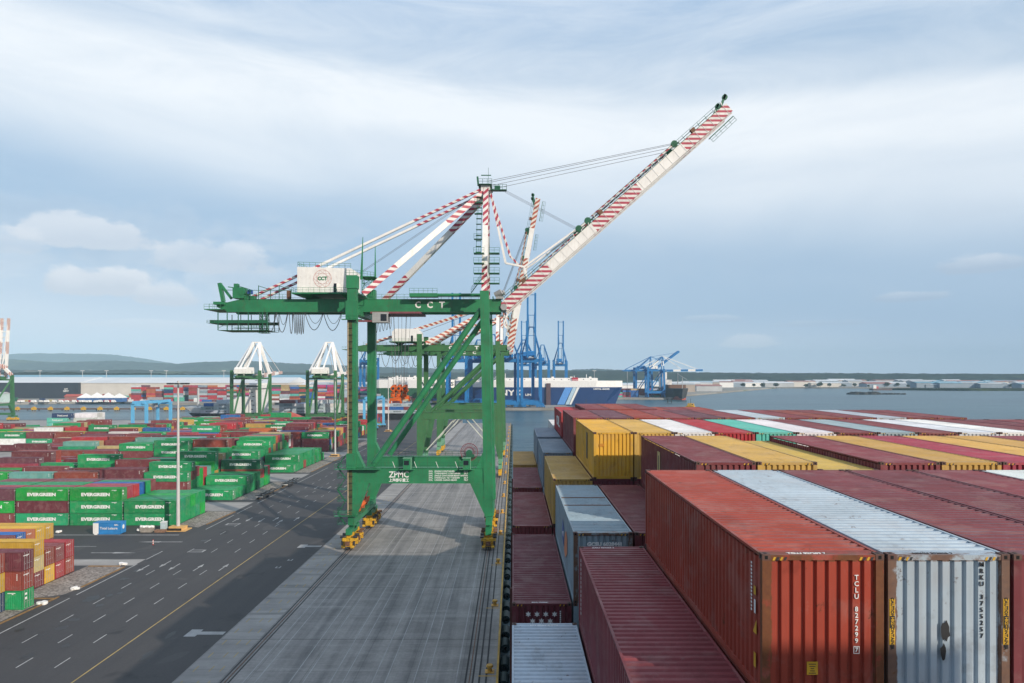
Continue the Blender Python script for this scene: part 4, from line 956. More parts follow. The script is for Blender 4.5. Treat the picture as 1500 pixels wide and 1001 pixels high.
    for x in (-back + 4, -back * .5, g * .33, g * .62): m.box((x - .3, gy[0] + .72, zg + .3), (x + .3, gy[1] - .72, zg + 1.6))
    m.box((-back - 2.5, gy[0] - 1.4, zg + .3), (-back + 2.0, gy[1] + 1.4, zg + .45)); part('girder_ties', m, G)
    if detail:
        m = MB(); yy = gy[0] - .75
        m.rail([(-back - 2.5, gy[0] - 1.4, zg + .45), (-back + 1, gy[0] - 1.4, zg + .45)], step=1.2)
        m.rail([(-back + 5, yy, ht + .06), (house[0] - 2, yy, ht + .06)], step=1.6); m.rail([(1.6, yy, ht + .06), (g - 2.5, yy, ht + .06)], step=1.6)
        m.rail([(-back + 5, gy[1] + .75, ht + .06), (g - 2.5, gy[1] + .75, ht + .06)], step=2.4)
        part('handrail', m, G)
    # machinery house on its platform
    hx0, hx1 = house; hy0, hy1 = yc - 4.4, yc + 4.4; hz = ht + 1.25; hh = 5.7 * (1 if detail > 1 else .8)
    m = MB(); m.box((hx0 - .8, hy0 - 1.3, hz - .3), (hx1 + 1.8, hy1 + 1.3, hz))
    for x in (hx0 + 2, hx1 - 1): m.hexa([(x - .3, gy[0], ht), (x + .3, gy[0], ht), (x + .3, gy[1], ht), (x - .3, gy[1], ht), (x - 1.2, hy0, hz - .3), (x + 1.2, hy0, hz - .3), (x + 1.2, hy1, hz - .3), (x - 1.2, hy1, hz - .3)])
    pf = part('house_platform', m, G)
    if detail:
        m = MB(); m.rail([(hx0 - .8, hy1 + 1.3, hz), (hx0 - .8, hy0 - 1.3, hz), (hx1 + 1.8, hy0 - 1.3, hz)], step=1.2); part('handrail', m, G, pf)
    m = MB()
    if detail > 1: m.hexa([(hx0, hy0, hz), (hx1, hy0, hz), (hx1, hy1, hz), (hx0, hy1, hz), (hx0, hy0, hz + hh), (hx1, hy0, hz + hh - .35), (hx1, hy1, hz + hh - .35), (hx0, hy1, hz + hh)])
    else:
        c = 1.1; f = [(hx0, hz), (hx1, hz), (hx1, hz + hh - c), (hx1 - c, hz + hh), (hx0 + c, hz + hh), (hx0, hz + hh - c)]
        A = [(a, hy0, b) for a, b in f]; Bq = [(a, hy1, b) for a, b in f]; m.poly(A); m.poly(Bq[::-1])
        for k in range(6): j = (k + 1) % 6; m.quad(A[j], A[k], Bq[k], Bq[j])
    if detail > 1:
        for k in range(14): xx = hx0 + .4 + k * (hx1 - hx0 - .8) / 13; m.box((xx - .02, hy0 - .03, hz), (xx + .02, hy0, hz + hh - .4))
    hs = part('machinery_house', m, Wm)
    m = MB(); dx = hx0 + (hx1 - hx0) * .68; m.box((dx, hy0 - .06, hz + .02), (dx + .75, hy0 - .035, hz + 2.1)); part('doorway', m, GLASS, hs)
    if detail > 1:
        m = MB(); m.box((dx + .8, hy0 - .9, hz + .02), (dx + .86, hy0 - .02, hz + 2.1)); part('door', m, WHITE, hs)
        m = MB(); m.rail([(hx0 + .1, hy1, hz + hh), (hx0 + .1, hy0 + .1, hz + hh), (hx1 - .1, hy0 + .1, hz + hh - .35)], step=1.3, r=.035); part('handrail', m, G, hs)
        c0 = (hx0 + (hx1 - hx0) * .47, hy0 - .035, hz + hh * .55); PINK = mat('pale_red_line', (.62, .30, .27), .6)
        m = MB(); m.disc((c0[0], c0[1], c0[2]), (0, 1, 0), 1.95, .02, 0, 40, 1.88); m.disc((c0[0], c0[1], c0[2]), (0, 1, 0), 1.15, .016, 0, 32, 1.11)
        for k in range(10):
            a0, a1 = k * math.pi / 5, (k + 3) * math.pi / 5
            m.tube((c0[0] + 1.9 * math.cos(a0), c0[1], c0[2] + 1.9 * math.sin(a0)), (c0[0] + 1.9 * math.cos(a1), c0[1], c0[2] + 1.9 * math.sin(a1)), .018, 0, 3, caps=False)
        part('emblem', m, PINK, hs)
        o = link('lettering', text_mesh('CCT', 1.05, .05, 2.1, 'CENTER', G), hs); o.matrix_local = face_cam((c0[0], c0[1] - .03, c0[2]))
    # A-frame: masts over the waterside legs, back braces to the landside legs, thin backstays to the girder's rear end
    xa = g - 1.0; za = ht + apex; ya = {0: yc - 2.3, 1: yc + 2.3}
    for i, y in ((0, 0), (1, D)):
        y0 = y; m = MB(); m.beam((xa, y0, ht + .9), (xa + .1, ya[i], za), 1.15 * thick, 1.15 * thick, 0, up=(0, 1, 0), segs=[(.24, 1), (.38, 0), (.38, 1)]); part('mast', m, [Wm, S])
        m = MB(); m.beam((2.2, y, ht + .4), (xa - .2, ya[i], za - .6), 1.0 * thick, 1.2 * thick, 0, segs=[(.26, 1), (.42, 1 if full else 0), (.32, 1)]); part('back_brace', m, [Wm, S])
        yb = gy[i]; m = MB(); m.beam((-back * .78, yb, ht + .3), (xa - .3, ya[i], za + .1), .55 * thick, .5 * thick, 0, segs=[(.30, 1), (.40, 1 if full else 0), (.30, 1)]); part('backstay', m, [Wm, S])
    m = MB(); m.box((xa - 1.0, ya[0] - .6, za - .5), (xa + 1.0, ya[1] + .6, za + .55)); hd = part('apex_head', m, Wm)
    if detail:
        m = MB(); m.box((xa - 1.6, ya[0] - 1.4, za + .6), (xa + 1.4, ya[1] + 1.4, za + .7)); m.rail([(xa - 1.6, ya[0] - 1.4, za + .7), (xa + 1.4, ya[0] - 1.4, za + .7)], step=1.0, r=.04)
        m.beam((xa - 1.6, ya[0], za + .6), (xa - 1.8, ya[0], za + 2.6), .4); m.beam((xa - 1.0, ya[0], za + 2.9), (xa + 1.2, ya[0], za + 2.9), .18); m.tube((xa + .6, ya[0], za + .7), (xa + .6, ya[0], za + 4.6), .035, 0, 4)
        m.box((xa + 1.0, ya[0] - 1.2, za - .6), (xa + 4.6, ya[0] + .4, za - .48)); m.rail([(xa + 1.0, ya[0] - 1.2, za - .48), (xa + 4.6, ya[0] - 1.2, za - .48), (xa + 4.6, ya[0] + .4, za - .48)], step=1.0, r=.04); m.cbox((xa + 2.6, ya[0], za + .1), (1.2, .8, .9))
        part('apex_platform', m, GREEN_DARK, hd)
    # boom
    a = R(ang); bx, bz = xe + .6, zg + .9; d = Vector((math.cos(a), 0, math.sin(a))); n = Vector((-math.sin(a), 0, math.cos(a)))
    def B(u, v, y): return Vector((bx, y, bz)) + d * u + n * v
    bw = boomw or 2.2
    for y in gy:
        m = MB(); m.beam(B(0, 0, y), B(boom, 0, y), 1.1 if bw < 2.9 else 1.9, bw, 0, up=n, segs=[(.20, 1), (.20, 0), (.20, 1), (.20, 0), (.20, 1)]); part('boom_girder', m, [Wm, BS])
    m = MB()
    for k in range(rungs): m.beam(B(2 + k * (boom - 4) / (rungs - 1), 0, gy[0] + .55), B(2 + k * (boom - 4) / (rungs - 1), 0, gy[1] - .55), .5, .6)
    if detail > 1:
        for k in range(10):
            u0, u1 = 2 + k * (boom - 4) / 10, 2 + (k + 1) * (boom - 4) / 10
            m.tube(B(u0, .6, gy[0] + .4), B(u1, .6, gy[1] - .4), .09, 0, 4)
        for k in range(32):                                  # plate seams and brackets along the box
            for y in gy: m.beam(B(1 + k * (boom - 2) / 31, -bw / 2 + .05, y - .575), B(1 + k * (boom - 2) / 31, bw / 2 - .05, y - .575), .07, .05, up=d)
            m.beam(B(1 + k * (boom - 2) / 31, bw / 2, gy[0] - .3), B(1.4 + k * (boom - 2) / 31, bw / 2 + (.5, .9, .4)[k % 3], gy[0] - .3), .14)
        for y in gy: m.tube(B(0, -bw / 2 - .18, y + .3), B(boom, -bw / 2 - .18, y + .3), .12, 0, 4)
    part('boom_ties', m, Wm)
    m = MB(); m.disc((bx, yc, bz), (0, 1, 0), .7, 2 * twin + 2.2, 0, 14); part('boom_hinge', m, GREYST)
    if detail:
        m = MB(); h2 = bw / 2
        for y in gy[:1] if detail < 2 else gy:
            m.rail([B(1.5, h2, y - .45), B(boom - 1, h2, y - .45)], h=1.1, r=.04, step=2.2, up=n)
            m.beam(B(1.5, h2 + .03, y - .45), B(boom - 1, h2 + .03, y - .45), .5, .06, up=n)
        part('boom_walkway', m, GREEN_DARK)
        m = MB()                                         # tip platform, sheave frames, lamp boxes
        for y in gy:
            m.beam(B(boom - 1.5, h2, y), B(boom + 1.4, h2 + 1.6, y), .5); m.disc(B(boom + .9, h2 + 1.2, y), (0, 1, 0), .6, .5, 0, 12)
        m.beam(B(boom - 8, -h2 - 1.2, gy[0] - .8), B(boom - 1, -h2 - 1.0, gy[0] - .8), .9, .18, up=n); m.rail([B(boom - 8, -h2 - 1.2, gy[0] - 1.2), B(boom - 1, -h2 - 1.0, gy[0] - 1.2)], h=-1.1, r=.04, step=1.5, up=n)
        part('tip_platform', m, GREEN_DARK)
        for u0 in (boom * .36, boom * .40, boom * .785):
            m = MB(); m.disc(B(u0, h2 + .9, gy[0]), (0, 1, 0), .75, .5, 0, 14); m.disc(B(u0, h2 + .9, gy[1]), (0, 1, 0), .75, .5, 0, 14)
            m.beam(B(u0 - 1.2, h2, gy[0]), B(u0, h2 + 1.4, gy[0]), .22); m.beam(B(u0 + 1.2, h2, gy[0]), B(u0, h2 + 1.4, gy[0]), .22); m.beam(B(u0, h2 + 1.0, gy[0]), B(u0, h2 + 1.0, gy[1]), .3); part('sheave', m, GREEN_DARK)
        for u0 in (boom * .10, boom * .44, boom * .85):
            m = MB(); m.beam(B(u0, h2 + .4, gy[0] - .5), B(u0 + 1.0, h2 + .4, gy[0] - .5), .8, .9, up=n); part('floodlight', m, RUSTY)
    # forestays folded up between apex and boom, and the boom hoist ropes
    up_ = ang > 30
    for i in (0, 1):
        y = gy[i]; m = MB(); h2 = bw / 2
        if up_ and detail:
            f1 = Vector((g + 3.4 + (1.0 if i else 0), y, ht + apex * .36 + (1.6 if i else -.8))); f2 = B(boom * .125 + 1.0, h2 + 2.6, y)
            m.beam((xa + 1.0, ya[i], za - .4), f1, .5, .45, 0, segs=[(.5, 1), (.5, 0)] if i == 0 else [(1.0, 1)]); m.beam(f1, f2, .45, .4, 1 if i else 0)
            m.beam(f2, B(boom * .40, h2 + .8, y), .42, .4, 0); m.beam(B(boom * .12, h2, y), f2, .4, .4, 0)
            m.beam(B(boom * .18, h2 + .5, y), B(boom * .40, h2 + .5, y), .3, .3, 1); m.beam(B(boom * .42, h2 + 1.1, y), B(boom * .775, h2 + .9, y), .38, .36, 1)
        else:
            m.beam((xa + .8, ya[i], za), B(boom * .45, h2, y), .4, .4, 0); m.beam((xa + .8, ya[i], za + .2), B(boom * .88, h2, y), .4, .4, 0)
        part('forestay', m, [Wm, S])
    if detail:
        m = MB()
        for i, (y, o) in enumerate(((ya[0], 1.7), (ya[0] + .5, 1.45), (yc, 1.2), (ya[1], 1.0))): m.tube((xa + .8, y, za + o), B(boom * .785, bw / 2 + 1.2 - .12 * i, y), .045, 0, 4, caps=False)
        for i in range(3): m.tube((xa + 4.2, ya[0] + i, za - .3), B(boom * .36, bw / 2 + .9, gy[0] + i), .03, 0, 4, caps=False)
        for i in range(2): m.tube((hx1 + .5, yc - .8 + i, hz + hh * .8), (xa - 1, yc - .8 + i, za - .2), .035, 0, 4, caps=False)
        part('hoist_rope', m, ROPE)
    return t, dict(yc=yc, ht=ht, za=za, xa=xa, gy=gy, xe=xe, B=B, hz=hz, hh=hh, part=part)

# ---------------------------------------------------------------- the crane in front
C1 = (-33.6, 143.5, 0)
T1, K = crane('tall green gantry crane nearest the camera, red and white striped boom raised over the ship', C1, 0, bstr=REDWHITE_LEVEL)
part, ht, gy, yc = K['part'], K['ht'], K['gy'], K['yc']
# landside tower, ladder, lift rail, antennas
m = MB(); m.box((-1.1, -1.15, ht + 1.5), (1.1, 1.15, ht + 4.2)); m.box((-1.2, -1.3, 47.2), (1.2, -.98, 51.0)); m.box((-1.9, -1.9, 47.0), (2.2, -1.0, 47.15)); m.rail([(-1.9, -1.9, 47.15), (2.2, -1.9, 47.15)], step=1.0); part('tower_head', m, GREEN)
m = MB(); m.beam((1.6, 1.0, ht + 3.6), (1.9, 1.0, ht + 12.5), .5, .4, up=(0, 1, 0), w1=.1, h1=.1); part('antenna_mast', m, GREEN)
m = MB(); m.beam((3.5, 6.0, ht + 2.5), (3.5, 6.0, ht + 11.5), .45, .4, up=(0, 1, 0), w1=.1, h1=.1); part('antenna_mast', m, GREEN)
m = MB(); m.rail([(-1.2, -1.2, ht + 4.2), (1.2, -1.2, ht + 4.2), (4.0, 2.0, ht + 4.2)], step=.8); m.lattice((2.5, 3, ht + .2), (2.5, 3, ht + 4.4), 2.0, 2.0, .08, step=1.4); m.box((1.2, 1.2, ht + 4.2), (4.4, 7, ht + 4.3)); part('tower_platform', m, GREEN)
m = MB(); m.box((-.85, -1.06, 6.5), (-.62, -.98, 51)); part('lift_rail', m, mat('cable_cover', (.42, .33, .22), .7))
m = MB(); m.box((-.55, -1.03, 6.5), (.12, -.965, 51)); part('rust_strip', m, mat('rust_stained_green', (.07, .085, .03), .8, .5, .8, (.10, .045, .02), .9))
m = MB(); 
for z in range(0, 31): m.box((-.5, -1.25, 7.5 + z * 1.4), (.2, -1.03, 7.58 + z * 1.4))
part('ladder', m, STEEL)
m = MB()                                                 # stair tower outside the near landside leg
for k in range(6):
    z = 4.5 + k * 2.4; s = 1 if k % 2 else -1
    m.box((-3.0, -1.0, z), (-1.1, 1.2, z + .08)); m.rail([(-1.1, -1.0, z), (-3.0, -1.0, z), (-3.0, 1.2, z)], step=1.0, r=.035)
    m.beam((-2.1 - s * .8, -.9, z), (-2.1 + s * .8, -.9, z + 2.4), .7, .12)
part('stair_tower', m, GREEN_DARK)
m = MB(); m.box((-3.2, -2.2, 16.05), (6.2, -.99, 16.17)); m.rail([(-3.2, -2.2, 16.17), (6.2, -2.2, 16.17)], step=1.3, r=.035); m.box((-1.0, -1.5, 16.18), (1.0, -1.0, 19.3)); part('leg_platform', m, GREEN)
m = MB(); m.box((-3.4, -2.0, 6.35), (1.5, -1.0, 6.45)); m.rail([(-3.4, -2.0, 6.45), (1.5, -2.0, 6.45)], step=1.2, r=.035); part('leg_platform', m, GREEN)
for x in (11.6, 23.9):                                    # little control cabins on the portal beam
    m = MB(); m.box((x - .75, -1.85, 16.13), (x + .75, -.35, 18.3)); m.box((x - 1.5, -2.0, 15.98), (x + 1.6, -.99, 16.11)); c = part('control_cabin', m, GREEN)
    m = MB(); m.box((x - .6, -1.88, 16.95), (x + .45, -1.852, 17.9)); part('window', m, GLASS, c)
    m = MB(); m.box((x - .85, -1.95, 18.302), (x + .9, -.3, 18.4)); m.box((x + .752, -1.9, 16.0), (x + .85, -.4, 18.3)); part('roof', m, MINT, c)
m = MB(); m.rail([(3, -.9, 16.29), (27, -.9, 16.29)], step=1.6, r=.03); part('handrail', m, GREEN_DARK)
m = MB(); m.rail([(3, 20.2, 16.29), (27, 20.2, 16.29)], step=1.6, r=.03); part('handrail', m, GREEN_DARK)
m = MB()
for x in (9, 13.5, 18, 22): m.beam((x, -.95, 16.3), (x - .5, -.95, 17.6), .08)
part('floodlight', m, WHITE)
# cable reel on the far portal beam
m = MB()
for k in range(36):
    a_ = k * math.pi / 18; m.tube((23.2 + .8 * math.cos(a_), 18.3, 17.4 + .8 * math.sin(a_)), (23.2 + 2.05 * math.cos(a_), 18.3, 17.4 + 2.05 * math.sin(a_)), .045, 0, 4)
m.disc((23.2, 18.3, 17.4), (0, 1, 0), 2.08, .5, 0, 32, 1.95); m.disc((23.2, 18.3, 17.4), (0, 1, 0), 1.2, .4, 0, 24, 1.1); reel = part('cable_reel', m, MAROON_M)
m = MB(); m.disc((23.2, 18.1, 17.2), (0, 1, 0), .75, .9, 0, 14); m.box((22.5, 17.6, 16.2), (24.4, 18.4, 16.9)); part('hub', m, GREEN_DARK, reel)
# writing on the portal beam and the girder
o = link('lettering', text_mesh('ZPMC', 1.75, .035, 4.15, 'CENTER', LETTER), T1); o.matrix_local = face_cam((9.8, -.81, 14.82))
o = link('lettering', text_mesh('上海振华重工', .74, .022, 4.15, 'CENTER', LETTER), T1); o.matrix_local = face_cam((9.8, -.81, 13.66))
for i, (a_, b_, w_) in enumerate((('SINGLE CONTAINER', '41LT', 4.2), ('TWIN/HEAVY CONTAINER', '50LT', 5.4), ('SINGLE CONTAINER/BEAM/TANDEM', '65LT', 6.9), ('HYDRAULIC TILT TANDEM', '60LT', 5.2), ('UNDER CARGO BEAM', '70LT', 4.6))):
    z = 15.55 - i * .46
    for s, x, wd, al in (('SWL', 16.0, .85, 'LEFT'), (a_, 17.2, w_, 'LEFT'), (b_, 23.9 - .6, .85, 'LEFT')):
        o = link('lettering', text_mesh(s, .44, .010, wd, al, LETTER), T1); o.matrix_local = face_cam((x, -.81, z))
for ch, px in (('C', 612.3), ('C', 629.8), ('T', 647.5)):
    o = link('lettering', text_mesh(ch, 1.95, .07, 1.25, 'CENTER', LETTER), T1); o.matrix_local = face_cam(((px - CX) * 150.05 / F + 33.6, gy[0] - .74, ht - 1.25))
# operator's cabin and trolley under the girder, ropes, festoon
m = MB(); m.box((3.2, 4.3, 46.9), (6.6, 7.2, 49.1)); cab = part('trolley_cabin', m, GREYST)
m = MB(); m.box((5.0, 4.27, 47.2), (6.3, 4.297, 48.7)); m.box((6.603, 4.5, 47.1), (6.63, 7.0, 48.8)); part('window', m, GLASS, cab)
m = MB(); m.box((2.6, 5.2, 48.9), (13.5, 14.2, 49.3)); m.box((-1, 4.2, 47.0), (3.1, 4.6, 47.4)); part('trolley', m, MAROON_M)
def hang(x0, x1, y, z0, sag, n=10): return [Vector((x0 + (x1 - x0) * i / n, y, z0 - sag * (1 - (2 * i / n - 1) ** 2))) for i in range(n + 1)]
zf = 49.2; fx = lambda px: (px - CX) * 150.3 / F + 33.6
for a_, b_, sg in ((388, 405, 4.2), (405, 422, 4.3), (424, 430, 4.6), (447, 474, 3.8), (474, 501, 3.9)):
    m = MB(); m.path(hang(fx(a_), fx(b_), gy[0] - .5, zf, sg), .075); m.path(hang(fx(a_) + .4, fx(b_) - .4, gy[0] + .4, zf, sg * .6), .05); part('festoon_cable', m, STEEL)
for k in range(5): m = MB(); m.path(hang(fx(431 + k * 3), fx(434 + k * 3), gy[0] - .5, zf, 4.6 + .2 * (k % 2), 6), .07); part('festoon_cable', m, STEEL)
for k in range(5): m = MB(); m.path(hang(fx(549 + k * 5), fx(554 + k * 5), gy[0] - .3, zf - .8, 3.6 - .2 * k, 6), .05); part('festoon_cable', m, STEEL)
# lattice maintenance cage slung under the rear end
m = MB(); x0, x1 = fx(313), fx(394)
m.beam((x0 - .4, 6, 45.6), (x1, 6, 45.6), .5, 1.1); m.beam((x0 - .4, 13, 45.6), (x1, 13, 45.6), .5, 1.1); m.box((x0 - 1.0, 5.7, 44.95), (x1, 13.3, 45.05))
for x in (x0 + 1.4, x0 + 3.4, x0 + 5.8, x0 + 8.0, x1 - 1.0, x1): m.beam((x, 5.75, 49.3), (x, 5.75, 42.2), .16); m.beam((x, 13.2, 49.3), (x, 13.2, 42.2), .14)
for z in (42.2, 43.0, 43.6): m.beam((x0 + 1.4, 5.75, z), (x1, 5.75, z), .14 if z < 42.5 else .06); m.beam((x0 + 1.4, 13.2, z), (x1, 13.2, z), .1)
m.box((x0 + 1.4, 5.7, 42.1), (x1, 13.3, 42.2)); m.beam((x0 + 3.4, 5.7, 44.9), (x0 + 1.6, 5.7, 43.0), .08); m.beam((x0 + 5.8, 5.7, 44.9), (x0 + 7.8, 5.7, 42.6), .08)
m.lattice((x1 - 1.1, 7, 49), (x1 - 1.1, 7, 41.2), 1.5, 1.5, .09, step=1.3); m.rail([(x1 - 4, 5.6, 43.0), (x1, 5.6, 43.0)], r=.05, step=.6); m.box((x1 - 2.0, 5.6, 41.1), (x1, 8, 41.2)); m.box((x0 + 5, 5.4, 43.0), (x1, 6.8, 43.15))
m.rail([(x0 - 1.0, 5.7, 45.05), (x0 + .6, 5.7, 45.05)], r=.05, step=.8); m.v = [(a_, b_, 49.3 - (49.3 - c_) * .56) for a_, b_, c_ in m.v]; part('maintenance_cage', m, GREEN_DARK)
# winches and frames on the rear end
m = MB(); xr_ = -31
m.beam((xr_ + 1.0, 7, ht - .4), (xr_ + .2, 7, ht + 3.6), .9, .7); m.beam((xr_ + .3, 7, ht + 3.5), (xr_ + 2.8, 7, ht + .2), .5); m.cbox((xr_ + 4.6, 7.2, ht + 1.4), (2.4, 2.4, 2.4)); m.beam((xr_ + 2.0, 7, ht + 2.8), (xr_ + 6.0, 7, ht + 2.2), .2); m.cbox((xr_ + 3.9, 7, ht + 2.9), (.9, 1, 1.1)); m.cbox((xr_ + .6, 7, ht - .9), (2.4, 3, .6)); m.cbox((xr_ + 6.6, 7.2, ht + .4), (2.8, 1.4, .8)); m.tube((xr_ + 5.4, 5.9, ht + 1.6), (xr_ + 5.4, 9, ht + 1.6), .75, 0, 12)
m.rail([(xr_ - 1.5, 5.5, 49.95), (xr_ + 1.8, 5.5, 49.95)], step=.8); part('boom_winch', m, GREEN)
m = MB(); m.cbox((xr_ + 6.9, 7.0, ht + 1.7), (.9, .9, .9)); part('motor', m, mat('motor_blue', (.03, .10, .35), .5))
m = MB()
for x in (-26.4, -22.0, -17.5): m.beam((x, 6.2, ht), (x, 6.2, ht + 3.0), .12); m.beam((x, 6.2, ht + 2.9), (x + 2.6, 6.2, ht + 2.1), .12); m.beam((x + 2.6, 6.2, ht), (x + 2.6, 6.2, ht + 2.1), .12)
m.beam((-29, 6.2, ht + 2.0), (-15, 6.2, ht + 1.9), .1); part('cable_frame', m, GREEN_DARK)
m = MB(); m.box((-15.8, 6.0, ht + .1), (-15.1, 7.0, ht + 1.9)); part('electric_cabinet', m, RUSTY)
# walkway tube and stair at the waterside end, mast ladder with landings
m = MB(); m.tube((11.5, 5.0, ht + .75), (26.5, 5.0, ht + .75), .38, 0, 10); m.box((11.2, 4.2, ht + .35), (17.2, 6.6, ht + 1.1)); m.rail([(11.2, 4.2, ht + 1.1), (17.2, 4.2, ht + 1.1)], step=1.0); m.beam((24.5, 4.6, ht + 1.2), (27.0, 4.6, ht + 4.6), .8, .1); m.rail([(24.5, 4.3, ht + 1.2), (27.0, 4.3, ht + 4.6)], step=.7); part('upper_walkway', m, GREEN)
m = MB(); xm = K['xa']
for k in range(11):
    z = ht + 9.5 + k * 1.28; yy = 2.0 + k * .45; m.box((xm - 1.9, yy - .4, z), (xm - .75, yy + .4, z + .08))
m.beam((xm - 1.75, 2.0, ht + 9.5), (xm - 1.75, 6.8, ht + 23), .08); m.beam((xm - .8, 2.0, ht + 9.5), (xm - .8, 6.8, ht + 23), .08)
for z, yy in ((ht + 12.5, 3.0), (ht + 18.4, 5.1), (ht + 21.0, 6.0)): m.rail([(xm - 2.3, yy - .6, z), (xm - .6, yy - .6, z)], step=.8); m.box((xm - 2.3, yy - .6, z - .1), (xm - .6, yy + .6, z))
part('mast_ladder', m, GREEN_DARK)
m = MB()
for k in range(4):
    z = ht + 2.6 + k * 2.1
    for xx in (xm - 2.2, xm + 1.0): m.box((xx, -.6, z), (xx + 2.2, 1.6, z + .1)); m.rail([(xx, -.6, z + .1), (xx + 2.2, -.6, z + .1)], step=.9)
part('mast_landing', m, GREEN)
m = MB(); m.tube((29.6, 5.9, 53.0), (31.0, 5.5, 53.7), .6, 0, 12); m.tube((30.4, 8, 53.2), (31.6, 7.6, 53.8), .6, 0, 12); m.cbox((30.6, 6.4, 52.4), (1.6, 1.6, .5)); part('rope_drum', m, GREYST)
# spreader hanging on its ropes: a thing of its own
sp = thing('container_spreader', 'orange container spreader and headblock hanging on ropes below the green crane', 'spreader', (-25.3, 153.2, 30.0))
m = MB(); m.beam((0, -6, .35), (0, 6, .35), 1.3, .7)
for y in (-6, 6): m.beam((-1.2, y, .3), (1.2, y, .3), .5, .6)
for y in (-6, 6):
    for x in (-1.15, 1.15): m.cbox((x, y, -.25), (.35, .4, .6))
m.build('spreader_frame', ORANGE, sp)
m = MB()
for x in (-1.25, 0, 1.25):
    m.cbox((x, -1.6, 1.2), (.9, 1.0, 1.0)); m.disc((x, -1.4, 2.6), (0, 1, 0), .62, .8, 0, 14); m.beam((x, -1.2, 1.7), (x, -1.0, 3.4), .55, .4, up=(0, 1, 0)); m.tube((x, -2.2, 1.2), (x, -2.0, 1.2), .3, 0, 10); m.beam((x, 1.2, 1.7), (x, 1, 3.4), .55, .4, up=(0, 1, 0))
m.box((-1.8, -1.5, .72), (1.8, 1.5, .95)); m.box((-1.75, -1.3, 2.0), (1.75, 1.3, 2.25)); m.build('headblock', ORANGE, sp)
m = MB()
for x in (-1.25, 0, 1.25): m.disc((x, -1.83, 2.6), (0, 1, 0), .3, .1, 1, 10); m.cbox((x, -2.12, 1.55), (.5, .1, .25), 1); m.beam((x, -1.4, 3.3), (x, -1.4, 4.5), .16, .16, 0, up=(0, 1, 0))
m.build('sheave', [GREYST, STEEL], sp)
m = MB()
for x in (-1.1, -.5, .5, 1.1):
    for y in (-1.2, 1.2): m.tube((x, y, 3.2), (x * 1.8, y * 2.5, 19.2), .035, 0, 4, caps=False)
m.build('hoist_rope', ROPE, sp)

# ---------------------------------------------------------------- cranes behind it on the same quay
cg = 'green cranes along the quay'
T2, K2 = crane('faded green crane behind the tall one, its orange striped boom raised almost upright', (-33.0, 241, 0), 0, g=28.4, D=18.5, zp=20.0, hp=2.3, zg=44.2, hg=2.0, back=26, apex=15.0, boom=55, ang=79, paint=OLIVE, lowpaint=MINT, strp=ORANGEWHITE, detail=1, house=(-10.5, -.5), lw=1.6, group=cg, boomw=1.7, full=True)
T3, K3 = crane('third faded green crane along the quay, partly hidden behind the second one', (-32.6, 300, 0), 0, g=28.4, D=18.5, zp=20.0, hp=2.3, zg=44.2, hg=2.0, back=26, apex=15.0, boom=55, ang=80, paint=OLIVE, lowpaint=MINT, strp=ORANGEWHITE, detail=1, house=(-10.5, -.5), lw=1.6, group=cg, boomw=1.7, full=True)
for T, Kk in ((T2, K2), (T3, K3)):
    for ch, x in (('C', 10.5), ('C', 15.2), ('T', 19.8)):
        o = link('lettering', text_mesh(ch, 1.6, .07, 1.5, 'CENTER', LETTER), T); o.matrix_local = face_cam((x, Kk['gy'][0] - .74, 45.2))
    for y in (0, 18.5):
        m = MB(); m.beam((2.5, y, 9), (12.2, y, 19.8), .35); m.beam((26, y, 9), (16.5, y, 19.8), .35); Kk['part']('knee_brace', m, mat('brace_white', (.5, .53, .48), .6) if y == 0 and T is T2 else bpy.data.materials['brace_white'])
    for k in range(6): m = MB(); m.path(hang(-22 + k * 3.6, -18.6 + k * 3.6, Kk['gy'][0], 44.1, 3.6 + (k % 3), 8), .08); Kk['part']('festoon_cable', m, STEEL)
# cranes on the basin berth beyond the yard, seen from behind
bg_ = 'cranes on the basin berth'
for lab, X, Yq, ang, app in (('green crane with white A-frame straddling the basin berth left of the red roof', -206, 503, 84, 18), ('green crane with white house at the basin berth, half hidden by the tall crane leg', -151, 505, 84, 18), ('green crane cut by the frame edge, red and white boom raised upright', -403, 503, 86, 18)):
    edge = X < -300
    t_, k_ = crane(lab, (X + 20, Yq, 0), R(90), g=22, D=20.5, zp=3.5 if not edge else 12.0, hp=1.6, zg=33.0 if not edge else 32, hg=1.8, back=13, apex=25.0 if not edge else 9, boom=46, ang=ang if edge else 4, paint=OLIVE, strp=ORANGEWHITE if edge else WHITE, bstr=ORANGEWHITE, detail=0, house=(-10, 5), lw=1.9, group=bg_, boomw=2.2, thick=1.7)

# ---------------------------------------------------------------- blue cranes across the basin
bl = 'blue cranes across the basin'
def blue(lab, X, Yy, ang=88, rz=-90, **kw):
    a = dict(g=26, D=20, zp=6.5, hp=3.4, zg=52, hg=3.4, back=18, apex=30, boom=68, paint=BLUEC, body=BLUEC, strp=BLUEC, detail=0, house=(-14, -4), lw=2.7, group=bl, boomw=3.0, twin=4.0, rungs=4, xh=3.6, sill=4.4, bog=BLUEC); a.update(kw)
    return crane(lab, (X, Yy, 0), R(rz), ang=ang, **a)
blue('tall blue crane with ladder-like boom upright, its foot behind the green crane leg', -70, 752)
blue('tall blue crane with boom raised like a ladder above the dark blue car carrier', 9, 752)
blue('blue crane between the two tall ones, boom lowered towards the water', -32, 752, ang=2, boom=30, apex=22)
blue('blue crane close behind the tallest one, farther back on the same pier', 2, 786, ang=2, boom=26, apex=18)
blue('blue crane farther back on the pier, behind the green legs', -48, 786, ang=2, boom=26, apex=18)
blue('blue crane left of the tallest one, boom lowered, sharing its pier', -15, 752, ang=2, boom=30, apex=20)
blue('blue crane with upright boom standing beyond the car carrier, right of the tall one', 66, 1130)
